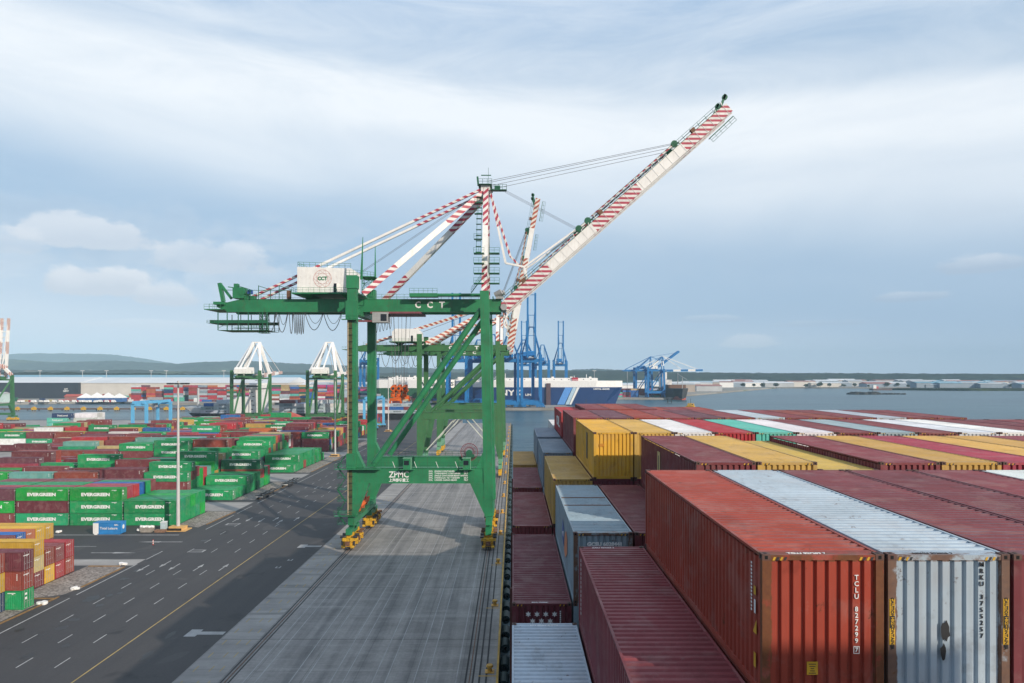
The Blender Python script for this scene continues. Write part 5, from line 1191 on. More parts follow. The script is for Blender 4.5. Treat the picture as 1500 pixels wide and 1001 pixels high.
blue('blue crane with upright boom just beside the tall blue one, farther away', 7, 1130)
blue('blue crane seen low between the green legs, boom out of sight', -215, 990, ang=2, boom=20, apex=14)
blue('blue crane with pointed top between the two raised booms beyond the car carrier', 34, 1060, ang=2, boom=25, apex=24)
blue('blue crane at the pier end with its boom lowered level over the water', 203, 1035, ang=0.5, rz=0, g=25, D=18, zg=40, hg=2.4, back=20, apex=20, boom=56, house=(3, 16), body=WHITE)
blue('blue crane at the pier end with its boom half raised behind the level one', 190, 1062, ang=37, rz=0, g=25, D=18, zg=40, hg=2.4, back=20, apex=20, boom=50, house=(3, 16))
# ================================================================ YARD FURNITURE
def gantry(label, x, y, span, rot=0):
    t = thing('yard_gantry', label, 'gantry crane', (x, y, 0), 0, 'light blue yard gantries'); hgt = 20.6
    for yy in (0, span):
        for xx in (0, 7.4):
            m = MB(); m.beam((xx, yy, 1.4), (xx, yy, hgt - 1.4), 1.5, 1.1, up=(0, 1, 0)); m.build('leg', SKYBLUE, t)
            for q in (-.9, .9): m = MB(); m.disc((xx + q, yy, .75), (0, 1, 0), .75, .5, 0, 14); m.build('wheel', STEEL, t)
        m = MB(); m.beam((-1.5, yy, 1.8), (8.9, yy, 1.8), .9, 1.0); m.build('sill_beam', SKYBLUE, t)
        m = MB(); m.beam((-.8, yy, hgt - 1.4), (8.2, yy, hgt - 1.4), 1.0, 1.6); m.build('end_beam', SKYBLUE, t)
    for xx in (1.0, 6.4):
        m = MB(); m.beam((xx, -1.5, hgt - .2), (xx, span + 1.5, hgt - .2), 1.0, 1.5); m.build('girder', SKYBLUE, t)
    m = MB(); m.box((.3, span * .55, hgt + .6), (7.1, span * .55 + 4, hgt + 2.0)); m.box((2.5, span * .6, hgt - 3.4), (4.5, span * .6 + 2, hgt - 1.3)); m.build('trolley', GREYST, t)
    m = MB(); m.cbox((3.7, span * .62, 8), (2.2, 2.2, .6)); [m.tube((3.7 + a, span * .62, 8), (3.7 + a, span * .62, hgt + .6), .05, 0, 4, caps=False) for a in (-.8, .8)]; m.build('hoist', STEEL, t)
    return t
gantry('light blue wheeled yard gantry standing over the far left container rows', -205.3, 370, 26)
gantry('light blue wheeled yard gantry glimpsed behind the legs of the green crane', -95.0, 437, 26)

POLE = mat('lamp_pole_grey', (.50, .50, .50), .5, .1, .5)
ORB = mat('barrier_orange', (.62, .38, .14), .7, .2, 1.0, (.2, .15, .1), .4)
def lamp_mast(label, x, y, base=True):
    t = thing('lamp_mast', label, 'lamp mast', (x, y, 0), 0, 'lamp masts along the yard road'); h = 34.2
    m = MB(); m.tube((0, 0, 0), (0, 0, h), .42, 0, 12, r1=.20); m.build('pole', POLE, t)
    m = MB(); m.disc((0, 0, h - .5), (0, 0, 1), 1.5, .12, 0, 20, 1.38)
    for k in range(4): a = k * math.pi / 4; m.beam((-1.5 * math.cos(a), -1.5 * math.sin(a), h - .5), (1.5 * math.cos(a), 1.5 * math.sin(a), h - .5), .1)
    m.build('lamp_ring', GREYST, t)
    for k in range(10):
        a = k * math.pi / 5; m = MB(); m.cbox((1.95 * math.cos(a), 1.95 * math.sin(a), h - .62), (.75, .65, .34)); m.beam((1.45 * math.cos(a), 1.45 * math.sin(a), h - .5), (1.8 * math.cos(a), 1.8 * math.sin(a), h - .55), .09); m.build('lamp', STEEL, t)
    if base:
        m = MB(); m.box((-1.7, -1.0, 0), (1.7, 1.0, .95)); m.box((-2.4, -1.7, .0), (2.4, 1.7, .18)); b = m.build('base_block', ORB, t)
        m = MB(); m.box((-1.7, -1.72, .22), (1.5, -1.6, .72)); q = m.build('hazard_board', stripes('orange_black_stripes', (.03, .025, .02), (.65, .30, .05), .55, .8), t)
    return t
lamp_mast('tall grey lamp mast rising from an orange block at the yard road corner', -76.9, 157.4)
lamp_mast('tall grey lamp mast by the road behind the crane leg stairs', -77.4, 298)
lamp_mast('lamp mast far along the road, mostly hidden by the crane', -78, 428)

CAB = mat('cabinet_pale_blue', (.45, .56, .60), .5, .15, 1.0, (.2, .15, .1), .3)
t = thing('blue_store_container', 'short blue container with white end panel, alone on the asphalt before the green stack', 'container', (-93.5, 152.6, 0.1))
PB = mat('store_blue', (.02, .20, .50), .5, .2, .8, (.15, .2, .25), .5)
m = MB(); m.corr((1.25, .03, .2), (1, 0, 0), (0, 0, 1), (0, -1, 0), 4.7, 2.3, .28, .036); m.corr((6.03, .1, .2), (0, 1, 0), (0, 0, 1), (1, 0, 0), 2.24, 2.3, .28, .036); m.box((.05, .08, .05), (5.98, 2.4, 2.45)); m.box((0, 0, 2.5), (6.06, 2.44, 2.6)); m.box((1.1, -.01, 0), (6.07, .02, .2)); m.build('body', PB, t)
m = MB(); m.box((0, -.02, .15), (1.22, .03, 2.5)); m.box((.3, -.06, -.08), (1.0, -.02, .5)); m.build('end_panel', WHITE, t)
o = link('lettering', text_mesh('Total Leisure', .75, .012, 3.9, 'CENTER', LETTER), t); o.matrix_local = face_cam((3.5, -.02, 1.35))
o = link('lettering', text_mesh('24-', .45, .02, .9, 'CENTER', LETTER), t); o.matrix_local = face_cam((5.2, -.02, 2.1))
m = MB(); m.poly([(.4 * math.cos(a), .5 * math.sin(a), .003) for a in [i * math.pi / 8 for i in range(16)]]); o = m.build('emblem', LETTER, t); o.matrix_local = M4((6.06, 1.25, 1.5), (0, 1, 0), (0, 0, 1), (1, 0, 0))
t = thing('site_cabinet', 'pale blue upright cabinet left of the lamp mast base', 'cabinet', (-80.6, 156.6, 0)); m = MB(); m.box((0, 0, .1), (1.1, 1.1, 1.9)); m.build('body', CAB, t); m = MB(); m.box((-.05, -.05, 1.9), (1.15, 1.15, 2.0)); m.build('roof', WHITE, t); m = MB(); m.box((.15, -.03, .2), (.95, -.002, 1.75)); m.build('door', CAB, t)
t = thing('rubble_skip', 'grey skip heaped with white rubble bags on the asphalt', 'skip', (-84.3, 154.6, 0)); m = MB(); m.hexa([(.2, .1, .05), (2.6, .1, .05), (2.6, 1.4, .05), (.2, 1.4, .05), (0, 0, 1.1), (2.8, 0, 1.1), (2.8, 1.5, 1.1), (0, 1.5, 1.1)]); m.build('skip', mat('skip_grey', (.32, .29, .25), .8, .3, 1.5), t)
for i in range(6): m = MB(); x = -.5 + i * .6; m.disc((x, .7 + .2 * (i % 2), 1.25 if i else .5), (.2, .3, 1), .42, .45, 0, 9); m.build('bag', WHITE, t)
t = thing('plank_pile', 'low brown timber pile between the skip and the lamp mast base', 'timber', (-80.9, 154.6, 0)); m = MB()
for i in range(4): m.box((0, i * .32, .05), (2.2, i * .32 + .3, .62 - .06 * (i % 2)))
m.build('planks', mat('timber_brown', (.24, .14, .09), .85, .3, 2.0), t)
t = thing('traffic_post', 'small red and white post standing at the road junction', 'post', (-75.3, 143.4, 0)); m = MB(); m.tube((0, 0, .06), (0, 0, 1.15), .11, 0, 10, segs=[(.25, 0), (.2, 1), (.2, 0), (.2, 1), (.15, 0)]); m.build('post', [mat('post_red', (.5, .05, .04), .5), WHITE], t); m = MB(); m.disc((0, 0, .03), (0, 0, 1), .3, .06); m.build('base', STEEL, t)
for (px, py), w_ in zip(((109, 864), (62, 885), (178.5, 828), (87, 780)), ('halfway along the gravel kerb', 'beside the green container at the kerb end', 'at the kerb corner by the junction', 'alone on the asphalt by the cross lane')):
    Yq = CAMZ * F / (py - CY); m = MB(); rr = random.Random(int(px))
    for k in range(5): m.disc((rr.uniform(-.5, .5), rr.uniform(-.3, .3), .16 + .05 * k % .2), (rr.uniform(-.2, .2), rr.uniform(-.2, .2), 1), rr.uniform(.3, .48), .3, 0, 9)
    o = m.build('white_stone_heap', WHITE); o.location = ((px - CX) * Yq / F, Yq, 0.01); tag(o, 'heap of whitewashed stones ' + w_, 'stones', 'whitewashed stones')
for y0, w_ in ((194.5, 'nearer'), (215.8, 'farther')):
    t = thing('skeletal_trailer', 'dark empty skeletal trailer parked at the road edge, %s of two' % w_, 'trailer', (-73.2, y0, 0), 0, 'empty trailers at the road edge')
    m = MB(); [m.box((x, 0, 1.0), (x + .18, 12.4, 1.3)) for x in (.5, 1.7)]; [m.box((0, y, 1.1), (2.4, y + .25, 1.3)) for y in (0, 4, 8, 12.2)]; m.build('chassis', STEEL, t)
    for y in (1.4, 2.7, 4.0):
        [(m := MB(), m.disc((x, y, .5), (1, 0, 0), .5, .3, 0, 14), m.build('wheel', STEEL, t)) for x in (.2, 2.2)]
    m = MB(); [m.box((x, 9.6, 0.02), (x + .15, 9.75, 1.0)) for x in (.5, 1.7)]; m.build('landing_leg', STEEL, t); m = MB(); m.box((.2, -.08, .85), (2.2, -.02, 1.05)); m.build('rear_plate', WHITE, t)

# the light-coloured stack by the water
for i in range(4):
    z = .02
    for k, c in enumerate(['white', 'white', 'white', 'white', 'white']):
        yard_box(-243, 398 + 2.6 * i, z, ST, c, 'white container, %s tier of the tall pale stack by the water, %s row' % (['bottom', 'second', 'third', 'fourth', 'top'][k], ORD[i])) if i == 0 or k == 4 or True and i < 1 else stuff_box(-243 - L40, 398 + 2.6 * i, z, L40, WID, ST, (.66, .68, .68))
        z += ST + .01
z = .02
for k, c in enumerate(['maroon', 'light_grey', 'teal', 'teal', 'navy']):
    xr_ = -257.5 if k < 4 else -254.5
    t = yard_box(xr_, 396.5, z, ST, c, '%s container, %s tier beside the tall white stack by the water' % (CNAME[c], ['bottom', 'second', 'third', 'fourth', 'top'][k]))
    if k > 1: o = link('lettering', text_mesh('SeaLand', 1.3, .03, 6.0, 'CENTER', LETTER), t); o.matrix_local = M4((WID + .004, L40 * .5, ST * .5), (0, 1, 0), (0, 0, 1), (1, 0, 0))
    z += ST + .01
ROOFR = mat('red_tile_roof', (.42, .085, .06), .8, .25, .6, (.2, .06, .05), .5)
t = thing('gatehouse', 'low white building with red pyramid roof among the far containers', 'building', (-143.5, 440.2, 0))
m = MB(); m.box((-9, -3.6, 0), (9, 3.6, 6.6)); m.build('wall', WHITE, t); m = MB(); a, b = 11.8, 5.2; R4 = [(-a, -b, 6.6), (a, -b, 6.6), (a, b, 6.6), (-a, b, 6.6)]; m.poly(R4[::-1])
for k in range(4): j = (k + 1) % 4; e0, e1 = (-1.2, 0, 11.4), (1.2, 0, 11.4); m.poly([R4[k], R4[j], e1 if R4[j][0] > 0 else e0, e0 if R4[k][0] < 0 else e1] if k % 2 == 0 else [R4[k], R4[j], e1 if R4[k][0] > 0 else e0])
m.build('roof', ROOFR, t)
for k in range(5): m = MB(); m.box((-7 + k * 3.2, -3.66, 2), (-5.6 + k * 3.2, -3.602, 4)); m.build('window', GLASS, t)

# ================================================================ SHIPS AND FAR QUAYS
def hull(mb, pts, z0, z1, m=0, flare=1.0, cx=0, cy=0):
    """pts = deck outline; waterline outline drawn in by flare at the bow"""
    lo = [(x, y, z0) for x, y in (pts if flare == 1.0 else flare)]; hi = [(x, y, z1) for x, y in pts]
    mb.poly(hi, m); n = len(pts)
    for k in range(n): j = (k + 1) % n; mb.quad(lo[k], lo[j], hi[j], hi[k], m)
HBLACK = mat('feeder_hull_black', (.012, .013, .015), .5, .2, .1, (.10, .05, .03), .3)
GREYW = mat('ship_grey', (.42, .44, .45), .5, .15, .3, (.2, .13, .09), .4)
t = thing('feeder_ship', 'black-hulled container ship with white tower moored at the basin berth beyond the yard', 'ship', (0, 0, W0))
m = MB(); hull(m, [(-262, 553), (-248, 541), (-70, 540.5), (-62, 545), (-62, 562), (-70, 566), (-248, 565)], 0, 7.2, flare=[(-254, 553), (-240, 543), (-70, 541), (-64, 546), (-64, 561), (-70, 565), (-240, 563)]); m.build('hull', HBLACK, t)
m = MB(); m.hexa([(-255, 546, 7.2), (-238, 541.5, 7.2), (-238, 564, 7.2), (-255, 559, 7.2), (-263, 548, 12), (-238, 541, 11.5), (-238, 565, 11.5), (-263, 558, 12)]); m.build('forecastle', GREYW, t)
m = MB(); m.tube((-254, 553, 12), (-254, 553, 27), .9, 0, 10); m.beam((-254, 553, 25.5), (-222, 553, 26.2), .9, .8); m.build('deck_crane', GREYW, t)
m = MB(); m.box((-209, 543, 7.2), (-200.5, 563, 31)); m.box((-211, 541, 27), (-199, 565, 30)); m.box((-222, 544, 7.2), (-209.2, 562, 20)); a = m.build('superstructure', WHITE, t)
m = MB(); [m.box((-207.6 + (k % 2), 542.9, 10 + k * 3.4), (-205.9 + (k % 2), 542.96, 10.6 + k * 3.4)) for k in range(5)]; m.box((-210.8, 540.9, 28.1), (-199.2, 540.97, 29.3)); m.build('window', GLASS, a)
m = MB(); m.tube((-205, 553, 31), (-205, 553, 39), .4, 0, 8); m.box((-206.5, 548, 33), (-203.5, 558, 33.4)); m.build('mast', GREYW, t)
fl = [(294, ['light_grey', 'grey_blue']), (313, ['light_grey', 'light_grey', 'light_grey']), (409, ['light_grey', 'light_grey', 'grey_blue', 'maroon']), (428, ['light_grey', 'light_grey', 'white']), (455, ['light_grey', 'light_grey', 'light_grey']), (476, ['white', 'white', 'white']), (500, ['grey_blue', 'light_grey']), (524, ['light_grey', 'white', 'white']), (548, ['white', 'red_orange', 'white', 'grey_blue']), (569, ['light_grey', 'blue', 'light_grey']), (591, ['light_grey', 'maroon', 'light_grey'])]
fr_ = random.Random(8)
DKL = mat('grey_lettering', (.07, .09, .12), .6)
for i, (px, tiers) in enumerate(fl):
    z = 4.75
    for k, c in enumerate(tiers):
        if i > 8 and False: continue
        x0 = (px - CX) * 541.2 / F
        t = full_container((x0, 541.2 + WID, z), ST, jitter(PAL[c], fr_, .06), '%s container, %s tier, %s stack from the feeder ship\'s bow' % (CNAME[c], ORD[k], ORD[i]), group='containers on the feeder ship', rz=R(-90), slim=True)
        if c in ('light_grey', 'grey_blue'): o = link('lettering', text_mesh('MAERSK', 1.35, .04, 6.4, 'CENTER', DKL), t); o.matrix_local = M4((WID + .01, L40 * .58, ST * .5), (0, 1, 0), (0, 0, 1), (1, 0, 0))
        z += ST + .02
    for r_ in range(1, 6):
        zz = 4.75
        for k in range(max(1, len(tiers) + fr_.choice((-1, 0, 0, 1)))): stuff_box((px - CX) * 541.2 / F, 541.2 + r_ * 2.55, zz, L40, WID, ST, jitter(PAL[fr_.choice(['light_grey', 'light_grey', 'white', 'maroon', 'grey_blue', 'red_orange', 'blue'])], fr_)); zz += ST

# jetty with yellow dolphins
JET = mat('jetty_timber', (.16, .10, .08), .8, .3, .3)
t = thing('jetty', 'long low brown jetty with pipes running across the water behind the yard', 'jetty', (0, 0, W0)); m = MB(); m.box((-560, 716, 1.1), (-250, 719, 1.9)); [m.tube((-556 + k * 12, 717.5, -1), (-556 + k * 12, 717.5, 1.1), .5, 0, 8) for k in range(26)]; m.build('deck', JET, t); m = MB(); m.tube((-560, 715.3, 2.4), (-250, 715.3, 2.4), .35, 0, 6); m.build('pipe', RUSTY, t)
for k in range(14):
    o = thing('mooring_dolphin', 'yellow mooring dolphin block standing along the long jetty', 'dolphin', (-516 + 17.2 * k, 713.6, W0), 0, 'yellow mooring dolphins along the jetty'); m = MB(); m.box((-2.1, -1.2, .9), (2.1, 1.2, 3.4)); m.box((-.7, -.8, 3.4), (1.2, .8, 4.3)); m.build('block', YELLOW, o); m = MB(); [m.tube((x, 0, -1), (x, 0, .9), .45, 0, 8) for x in (-1.4, 1.4)]; m.build('pile', STEEL, o)

# far terminal: sheds, tents, stacks, vehicles
CREAM = mat('shed_cream', (.58, .55, .50), .7, .12, .05, (.3, .27, .24), .3); DARKW = mat('shed_dark_wall', (.025, .03, .045), .6, .15, .05)
BLUER = mat('shed_blue_roof', (.16, .36, .46), .5, .15, .04); WHITER = mat('shed_white_roof', (.62, .64, .65), .5, .1, .04); PALER = mat('shed_grey_roof', (.42, .44, .45), .5, .15, .04); REDR = mat('shed_red_roof', (.32, .14, .12), .7, .2, .05)
def shed(label, x0, x1, y0, y1, h, hr, wall, roof, group=None, doors=0, ridge_x=True):
    t = thing('warehouse', label, 'warehouse', (x0, y0, 0), 0, group); L, D = x1 - x0, y1 - y0
    m = MB(); m.box((0, 0, -2), (L, D, h)); m.build('wall', wall, t)
    m = MB(); e = .8; yr_ = D / 2; A = [(-e, -e, h), (L + e, -e, h), (L + e, yr_, h + hr), (-e, yr_, h + hr), (L + e, D + e, h), (-e, D + e, h)]
    m.quad(A[0], A[1], A[2], A[3]); m.quad(A[3], A[2], A[4], A[5]); m.poly([A[1], A[4], A[2]]); m.poly([A[0], A[3], A[5]]); m.quad(A[5], A[4], A[1], A[0]); m.build('roof', roof, t)
    for k in range(doors): m = MB(); xd = L * (k + .5) / doors; m.box((xd - 2.2, -.12, 0), (xd + 2.2, -.01, min(5, h * .6))); m.build('door', GLASS if k % 2 else PALER, t)
    return t
sd = shed('huge shed with dark walls, white and blue roof, at the far left behind the jetty', -830, -634, 1000, 1110, 23, 8, DARKW, WHITER)
o = link('lettering', text_mesh('CCT\nDEPOT', 3.2, .1, 8, 'CENTER', LETTER), sd); o.matrix_local = face_cam((178, -.3, 12))
shed('long cream shed with white roof continuing right of the dark one', -633, -330, 1004, 1112, 22.5, 8, CREAM, WHITER, doors=12)
shed('wide blue-roofed shed showing above the white roofs', -1000, -300, 1120, 1260, 26, 8, CREAM, BLUER)
shed('cream shed with pale roof behind the coloured stacks', -329, -70, 1045, 1120, 18, 5, CREAM, WHITER, doors=8)
shed('white warehouse with green strip behind the moored feeder ship', -300, -190, 1010, 1040, 20, 3, WHITE, PALER)
shed('white block-like warehouse right of the red and white stacks', -270, -215, 955, 985, 17, 2, WHITE, PALER)
t = thing('marquee', 'long white tent with blue side band by the water at the far terminal', 'tent', (-560, 880, 0)); m = MB(); m.box((0, 0, 0), (58, 14, 5.0)); m.build('side_band', mat('tent_blue', (.04, .13, .34), .7), t)
m = MB()
for k in range(4):
    x = k * 14.5; A = [(x, -.5, 5), (x + 14.4, -.5, 5), (x + 14.4, 14.5, 5), (x, 14.5, 5)]; p = (x + 7.2, 7, 12.5 - abs(k - 1.4)); m.poly(A[::-1]); [m.poly([A[i], A[(i + 1) % 4], p]) for i in range(4)]
m.build('canopy', WHITE, t)
shed('small shed with red roof in front of the dark far shed', -592, -570, 905, 915, 6, 3.0, REDR, ROOFR); shed('pale green shed at the frame edge beside the white-orange crane', -660, -640, 860, 872, 11, 2, mat('shed_mint', (.45, .58, .55), .7), PALER)
van = None
for k in range(22):
    x, y = -620 + k * 5.6 + fr_.uniform(-1, 1), 858 + (k % 3) * 5
    if van is None:
        van = thing('parked_van', 'small pale van in the rows parked behind the long jetty', 'van', (x, y, 0), 0, 'vans parked behind the jetty')
        m = MB(); m.box((0, 0, .5), (3.6, 2.1, 2.8)); m.hexa([(3.6, .05, .5), (5.1, .05, .5), (5.1, 2.05, .5), (3.6, 2.05, .5), (3.6, .05, 2.4), (4.4, .05, 2.2), (4.4, 2.05, 2.2), (3.6, 2.05, 2.4)]); m.build('body', WHITE, van); m = MB(); [m.disc((a, b, .45), (0, 1, 0), .45, .25, 0, 10) for a in (.9, 4.2) for b in (0, 2.1)]; m.build('wheel', STEEL, van); m = MB(); m.box((3.7, -.02, 1.5), (4.3, .03, 2.1)); m.build('window', GLASS, van)
    else: c_ = copy_tree(van); c_.location = (x, y, 0); c_.rotation_euler = (0, 0, fr_.choice((0, .1, -.1, math.pi)))
FARP = ['maroon', 'brown_red', 'red', 'red', 'pink_red', 'navy', 'orange', 'red_orange', 'light_grey', 'white', 'dark_green', 'teal', 'plum', 'grey_blue', 'blue', 'beige']
def far_stack(px0, px1, Yy, hmax, seed, rows=2):
    r_ = random.Random(seed)
    for row in range(rows):
        y = Yy + row * 9; x = (px0 - CX) * y / F
        while x < (px1 - CX) * y / F:
            n = max(1, hmax - r_.choice((0, 0, 0, 1, 1, 2))); main = r_.choice(FARP)
            for k in range(n):
                c = main if r_.random() < .45 else r_.choice(FARP)
                cc = jitter(PAL[c], r_); cc = (.52, .05, .22) if c == 'pink_red' and r_.random() < .6 else cc
                stuff_box(x, y, k * 2.62, L40 - .2, 2.5, 2.55, cc)
            x += L40 + .3 if r_.random() < .93 else 20
far_stack(192, 232, 905, 8, 1); far_stack(240, 345, 900, 8, 2, 3); far_stack(330, 500, 925, 8, 3, 3); far_stack(395, 480, 860, 5, 4); far_stack(150, 190, 960, 3, 14); far_stack(500, 600, 905, 7, 5, 3); far_stack(560, 640, 850, 3, 6); far_stack(865, 960, 1060, 5, 7, 3)
for k, px in enumerate((62, 159, 224, 246, 124, 330, 918, 870)):
    o = thing('far_lamp_mast', 'thin pale lamp mast standing on the far terminal skyline', 'lamp mast', ((px - CX) * 1.1, 1100, 0), 0, 'thin lamp masts on the far terminal'); m = MB(); m.tube((0, 0, 0), (0, 0, 41), .5, 0, 6, r1=.3); m.build('pole', POLE, o); m = MB(); m.box((-3, -.6, 40.4), (3, .6, 41.4)); m.build('lamp', POLE, o)

for k in range(46):                                      # loose boxes, plant and huts strewn over the far terminal
    px, yy = fr_.uniform(-10, 640), fr_.uniform(862, 900); c_ = jitter(PAL[fr_.choice(FARP + ['white', 'white', 'yellow'])], fr_)
    stuff_box((px - CX) * yy / F, yy, 0, fr_.choice((6.1, 12.1)), 2.5, fr_.choice((2.6, 2.6, 5.2)), c_)
TREE = mat('tree_leaves', (.035, .06, .025), .9, .4, .3); TRUNK = mat('tree_trunk', (.10, .075, .05), .9)
def tree_mesh(seed):
    r_ = random.Random(seed); m = MB()
    for k in range(150):
        a_, h_ = r_.uniform(0, 6.283), r_.uniform(0, 1); rad = 5.2 * math.sqrt(r_.random()) * (1 - .55 * abs(h_ - .4) * 1.6); c0 = Vector((rad * math.cos(a_), rad * math.sin(a_), 5 + 8.5 * h_))
        n_ = Vector((r_.uniform(-1, 1), r_.uniform(-1, 1), r_.uniform(.1, 1))); m.disc(c0, n_, r_.uniform(.7, 1.5), .15, 0, 5)
    return m.mesh('crown', TREE)
tms = [tree_mesh(i) for i in range(4)]; tk = MB(); tk.tube((0, 0, -1), (0, 0, 7), .45, 0, 7, r1=.2); [tk.tube((0, 0, 4), (2.4 * math.cos(a_), 2.4 * math.sin(a_), 8), .2, 0, 5, r1=.08) for a_ in (0, 2.1, 4.2)]; tkm = tk.mesh('trunk', TRUNK)
for k in range(70):
    if k < 34: px, yy, wh = fr_.uniform(-10, 560), fr_.uniform(1270, 1330), 'behind the far terminal sheds'
    else: px, yy, wh = fr_.uniform(960, 1500), fr_.uniform(1790, 1850) + (60 if k % 2 else 0), 'along the far right shore'
    o = thing('tree', 'broad dark tree in the loose line ' + wh, 'tree', ((px - CX) * yy / F, yy, 0), fr_.uniform(0, 6), 'trees ' + wh); s_ = fr_.uniform(.45, .95); o.scale = (s_ * 1.9, s_ * 1.5, s_); link('crown', tms[k % 4], o); link('trunk', tkm, o)

# car carriers
def carrier(label, x0, x1, yf, hullm, zt, zw, bow=1, name='car_carrier'):
    t = thing(name, label, 'ship', (0, yf, W0)); b = 32; n = x1
    deck = [(x0, 2), (x0 + 4, 0), (x1 - 34, 0), (x1 - 10, 6), (x1, 16), (x1 - 10, 26), (x1 - 34, b), (x0, b)]
    wl = [(x0 + 4, 2), (x0 + 8, 1), (x1 - 52, 1), (x1 - 24, 8), (x1 - 9, 16), (x1 - 24, 24), (x1 - 52, b - 1), (x0 + 4, b - 1)]
    m = MB(); hull(m, deck, 0, zt, flare=wl); m.build('hull', hullm, t)
    m = MB(); d2 = [(x, y + .03 if y < 1 else y) for x, y in deck]; hull(m, d2, zt + .01, zw); m.build('upper_hull', WHITE, t)
    m = MB(); m.box((x0 + 15, 4, zw), (x1 - 32, 28, zw + 3.4)); sp_ = m.build('superstructure', WHITE, t)
    m = MB(); [m.box((x, 3.92, zw + 1.2), (x + 1.4, 3.98, zw + 2.2)) for x in range(int(x0 + 20), int(x1 - 40), 9)]; m.build('window', GLASS, sp_)
    m = MB(); [m.tube((x, 12, zw + 3.4), (x, 12, zw + h_), .35, 0, 6) for x, h_ in ((x1 - 45, 8), (x1 - 60, 6), (x0 + 60, 9), (x0 + 30, 6))]; [m.cbox((x, 6, zw + 4.2), (3, 3, 1.8)) for x in range(int(x0 + 26), int(x1 - 40), 23)]; m.rail([(x0 + 4, .6, zw), (x1 - 34, .6, zw)], h=1.4, r=.12, step=8); m.build('deck_gear', WHITE, t)
    return t
NB = mat('carrier_blue', (.006, .038, .15), .45, .12, .03); NG = mat('carrier_green', (.018, .10, .045), .5, .15, .03)
t = carrier('huge car carrier with dark blue hull, slanted light blue stripes and white top', -70, 135, 834, NB, 22.2, 30.0)
kx = lambda px: (px - CX) * 834 / F
m = MB()
for (a0, a1, b0, b1, mi) in ((816, 826.7, 828, 838.5, 0), (828, 833.2, 839.3, 844.5, 1), (833.9, 836.8, 845, 849, 2)):
    m.poly([(kx(a0), -.05, 1.2), (kx(a1), -.05, 1.2), (kx(b1), -.05, 22.0), (kx(b0), -.05, 22.0)], mi)
m.build('hull_stripe', [mat('stripe_blue', (.10, .30, .70), .5), mat('stripe_pale', (.42, .58, .70), .5), LETTER], t)
o = link('lettering', text_mesh('NYK', 9.5, .25, 28, 'CENTER', LETTER), t); o.matrix_local = face_cam((kx(748), -.08, 15.3))
o = link('lettering', text_mesh('LINE', 3.6, .1, 9, 'CENTER', LETTER), t); o.matrix_local = face_cam((kx(775), -.08, 13))
o = link('lettering', text_mesh('CAPITAL LEADER', 2.6, .08, 20, 'CENTER', LETTER), t); o.matrix_local = face_cam((kx(881), -.08, 20.0))
m = MB(); m.box((kx(838), 2, 30), (kx(847), 7, 34)); m.build('lifeboat', mat('lifeboat_red', (.42, .03, .06), .5), t)
m = MB(); m.box((kx(800), -1.6, 0), (kx(806.5), -.1, 27)); m.build('stern_ramp', mat('ramp_brown', (.09, .05, .06), .7), t)
t = carrier('car carrier with green hull and white upper decks, seen between the green crane legs', -175, -74, 872, NG, 20.5, 31.0)
o = link('lettering', text_mesh('WALLENIUS WILHELMSEN', 6.6, .18, 96, 'CENTER', mat('dark_green_lettering', (.02, .06, .045), .5)), t); o.matrix_local = face_cam((-72, -.6, 25.6))
o.scale.x *= 1.0
t2_ = carrier('bulk of a second green and white car carrier astern of the blue one', -74, -40, 884, NG, 20.5, 31.0)

# ship, tugs and marks out on the water
t = thing('cargo_ship', 'dark cargo ship seen bow-on at the pier end beside the blue cranes', 'ship', (0, 0, W0)); m = MB(); hull(m, [(247, 1000), (258, 1012), (262, 1040), (262, 1180), (230, 1180), (230, 1040), (236, 1012)], 0, 17, flare=[(247, 1006), (256, 1020), (260, 1050), (260, 1180), (232, 1180), (232, 1050), (238, 1020)]); m.build('hull', mat('hull_grey_black', (.05, .055, .06), .6, .2, .1, (.15, .08, .05), .4), t)
m = MB(); hull(m, [(247, 1004.8), (256.4, 1018), (260.6, 1048), (260.6, 1060), (233, 1060), (233, 1048), (237.6, 1018)], -.5, 5.2, flare=[(247, 1005.6), (256.2, 1019), (260.2, 1049), (260.2, 1060), (233.6, 1060), (233.6, 1049), (238, 1019)]); m.build('boot_band', mat('antifouling_red', (.38, .09, .06), .6, .2, .2), t)
m = MB(); m.box((234, 1090, 17), (244, 1104, 41)); m.box((236, 1060, 17), (245, 1062, 30)); m.build('superstructure', WHITE, t); m = MB(); m.tube((250, 1015, 17), (250, 1015, 33), .5, 0, 6); m.tube((254, 1060, 17), (254, 1060, 40), .7, 0, 6); m.beam((254, 1060, 38), (259, 1024, 30), .6); m.build('mast', GREYW, t); m = MB(); m.box((233, 1030, 17), (259, 1052, 22)); m.build('deck_cargo', RUSTY, t)
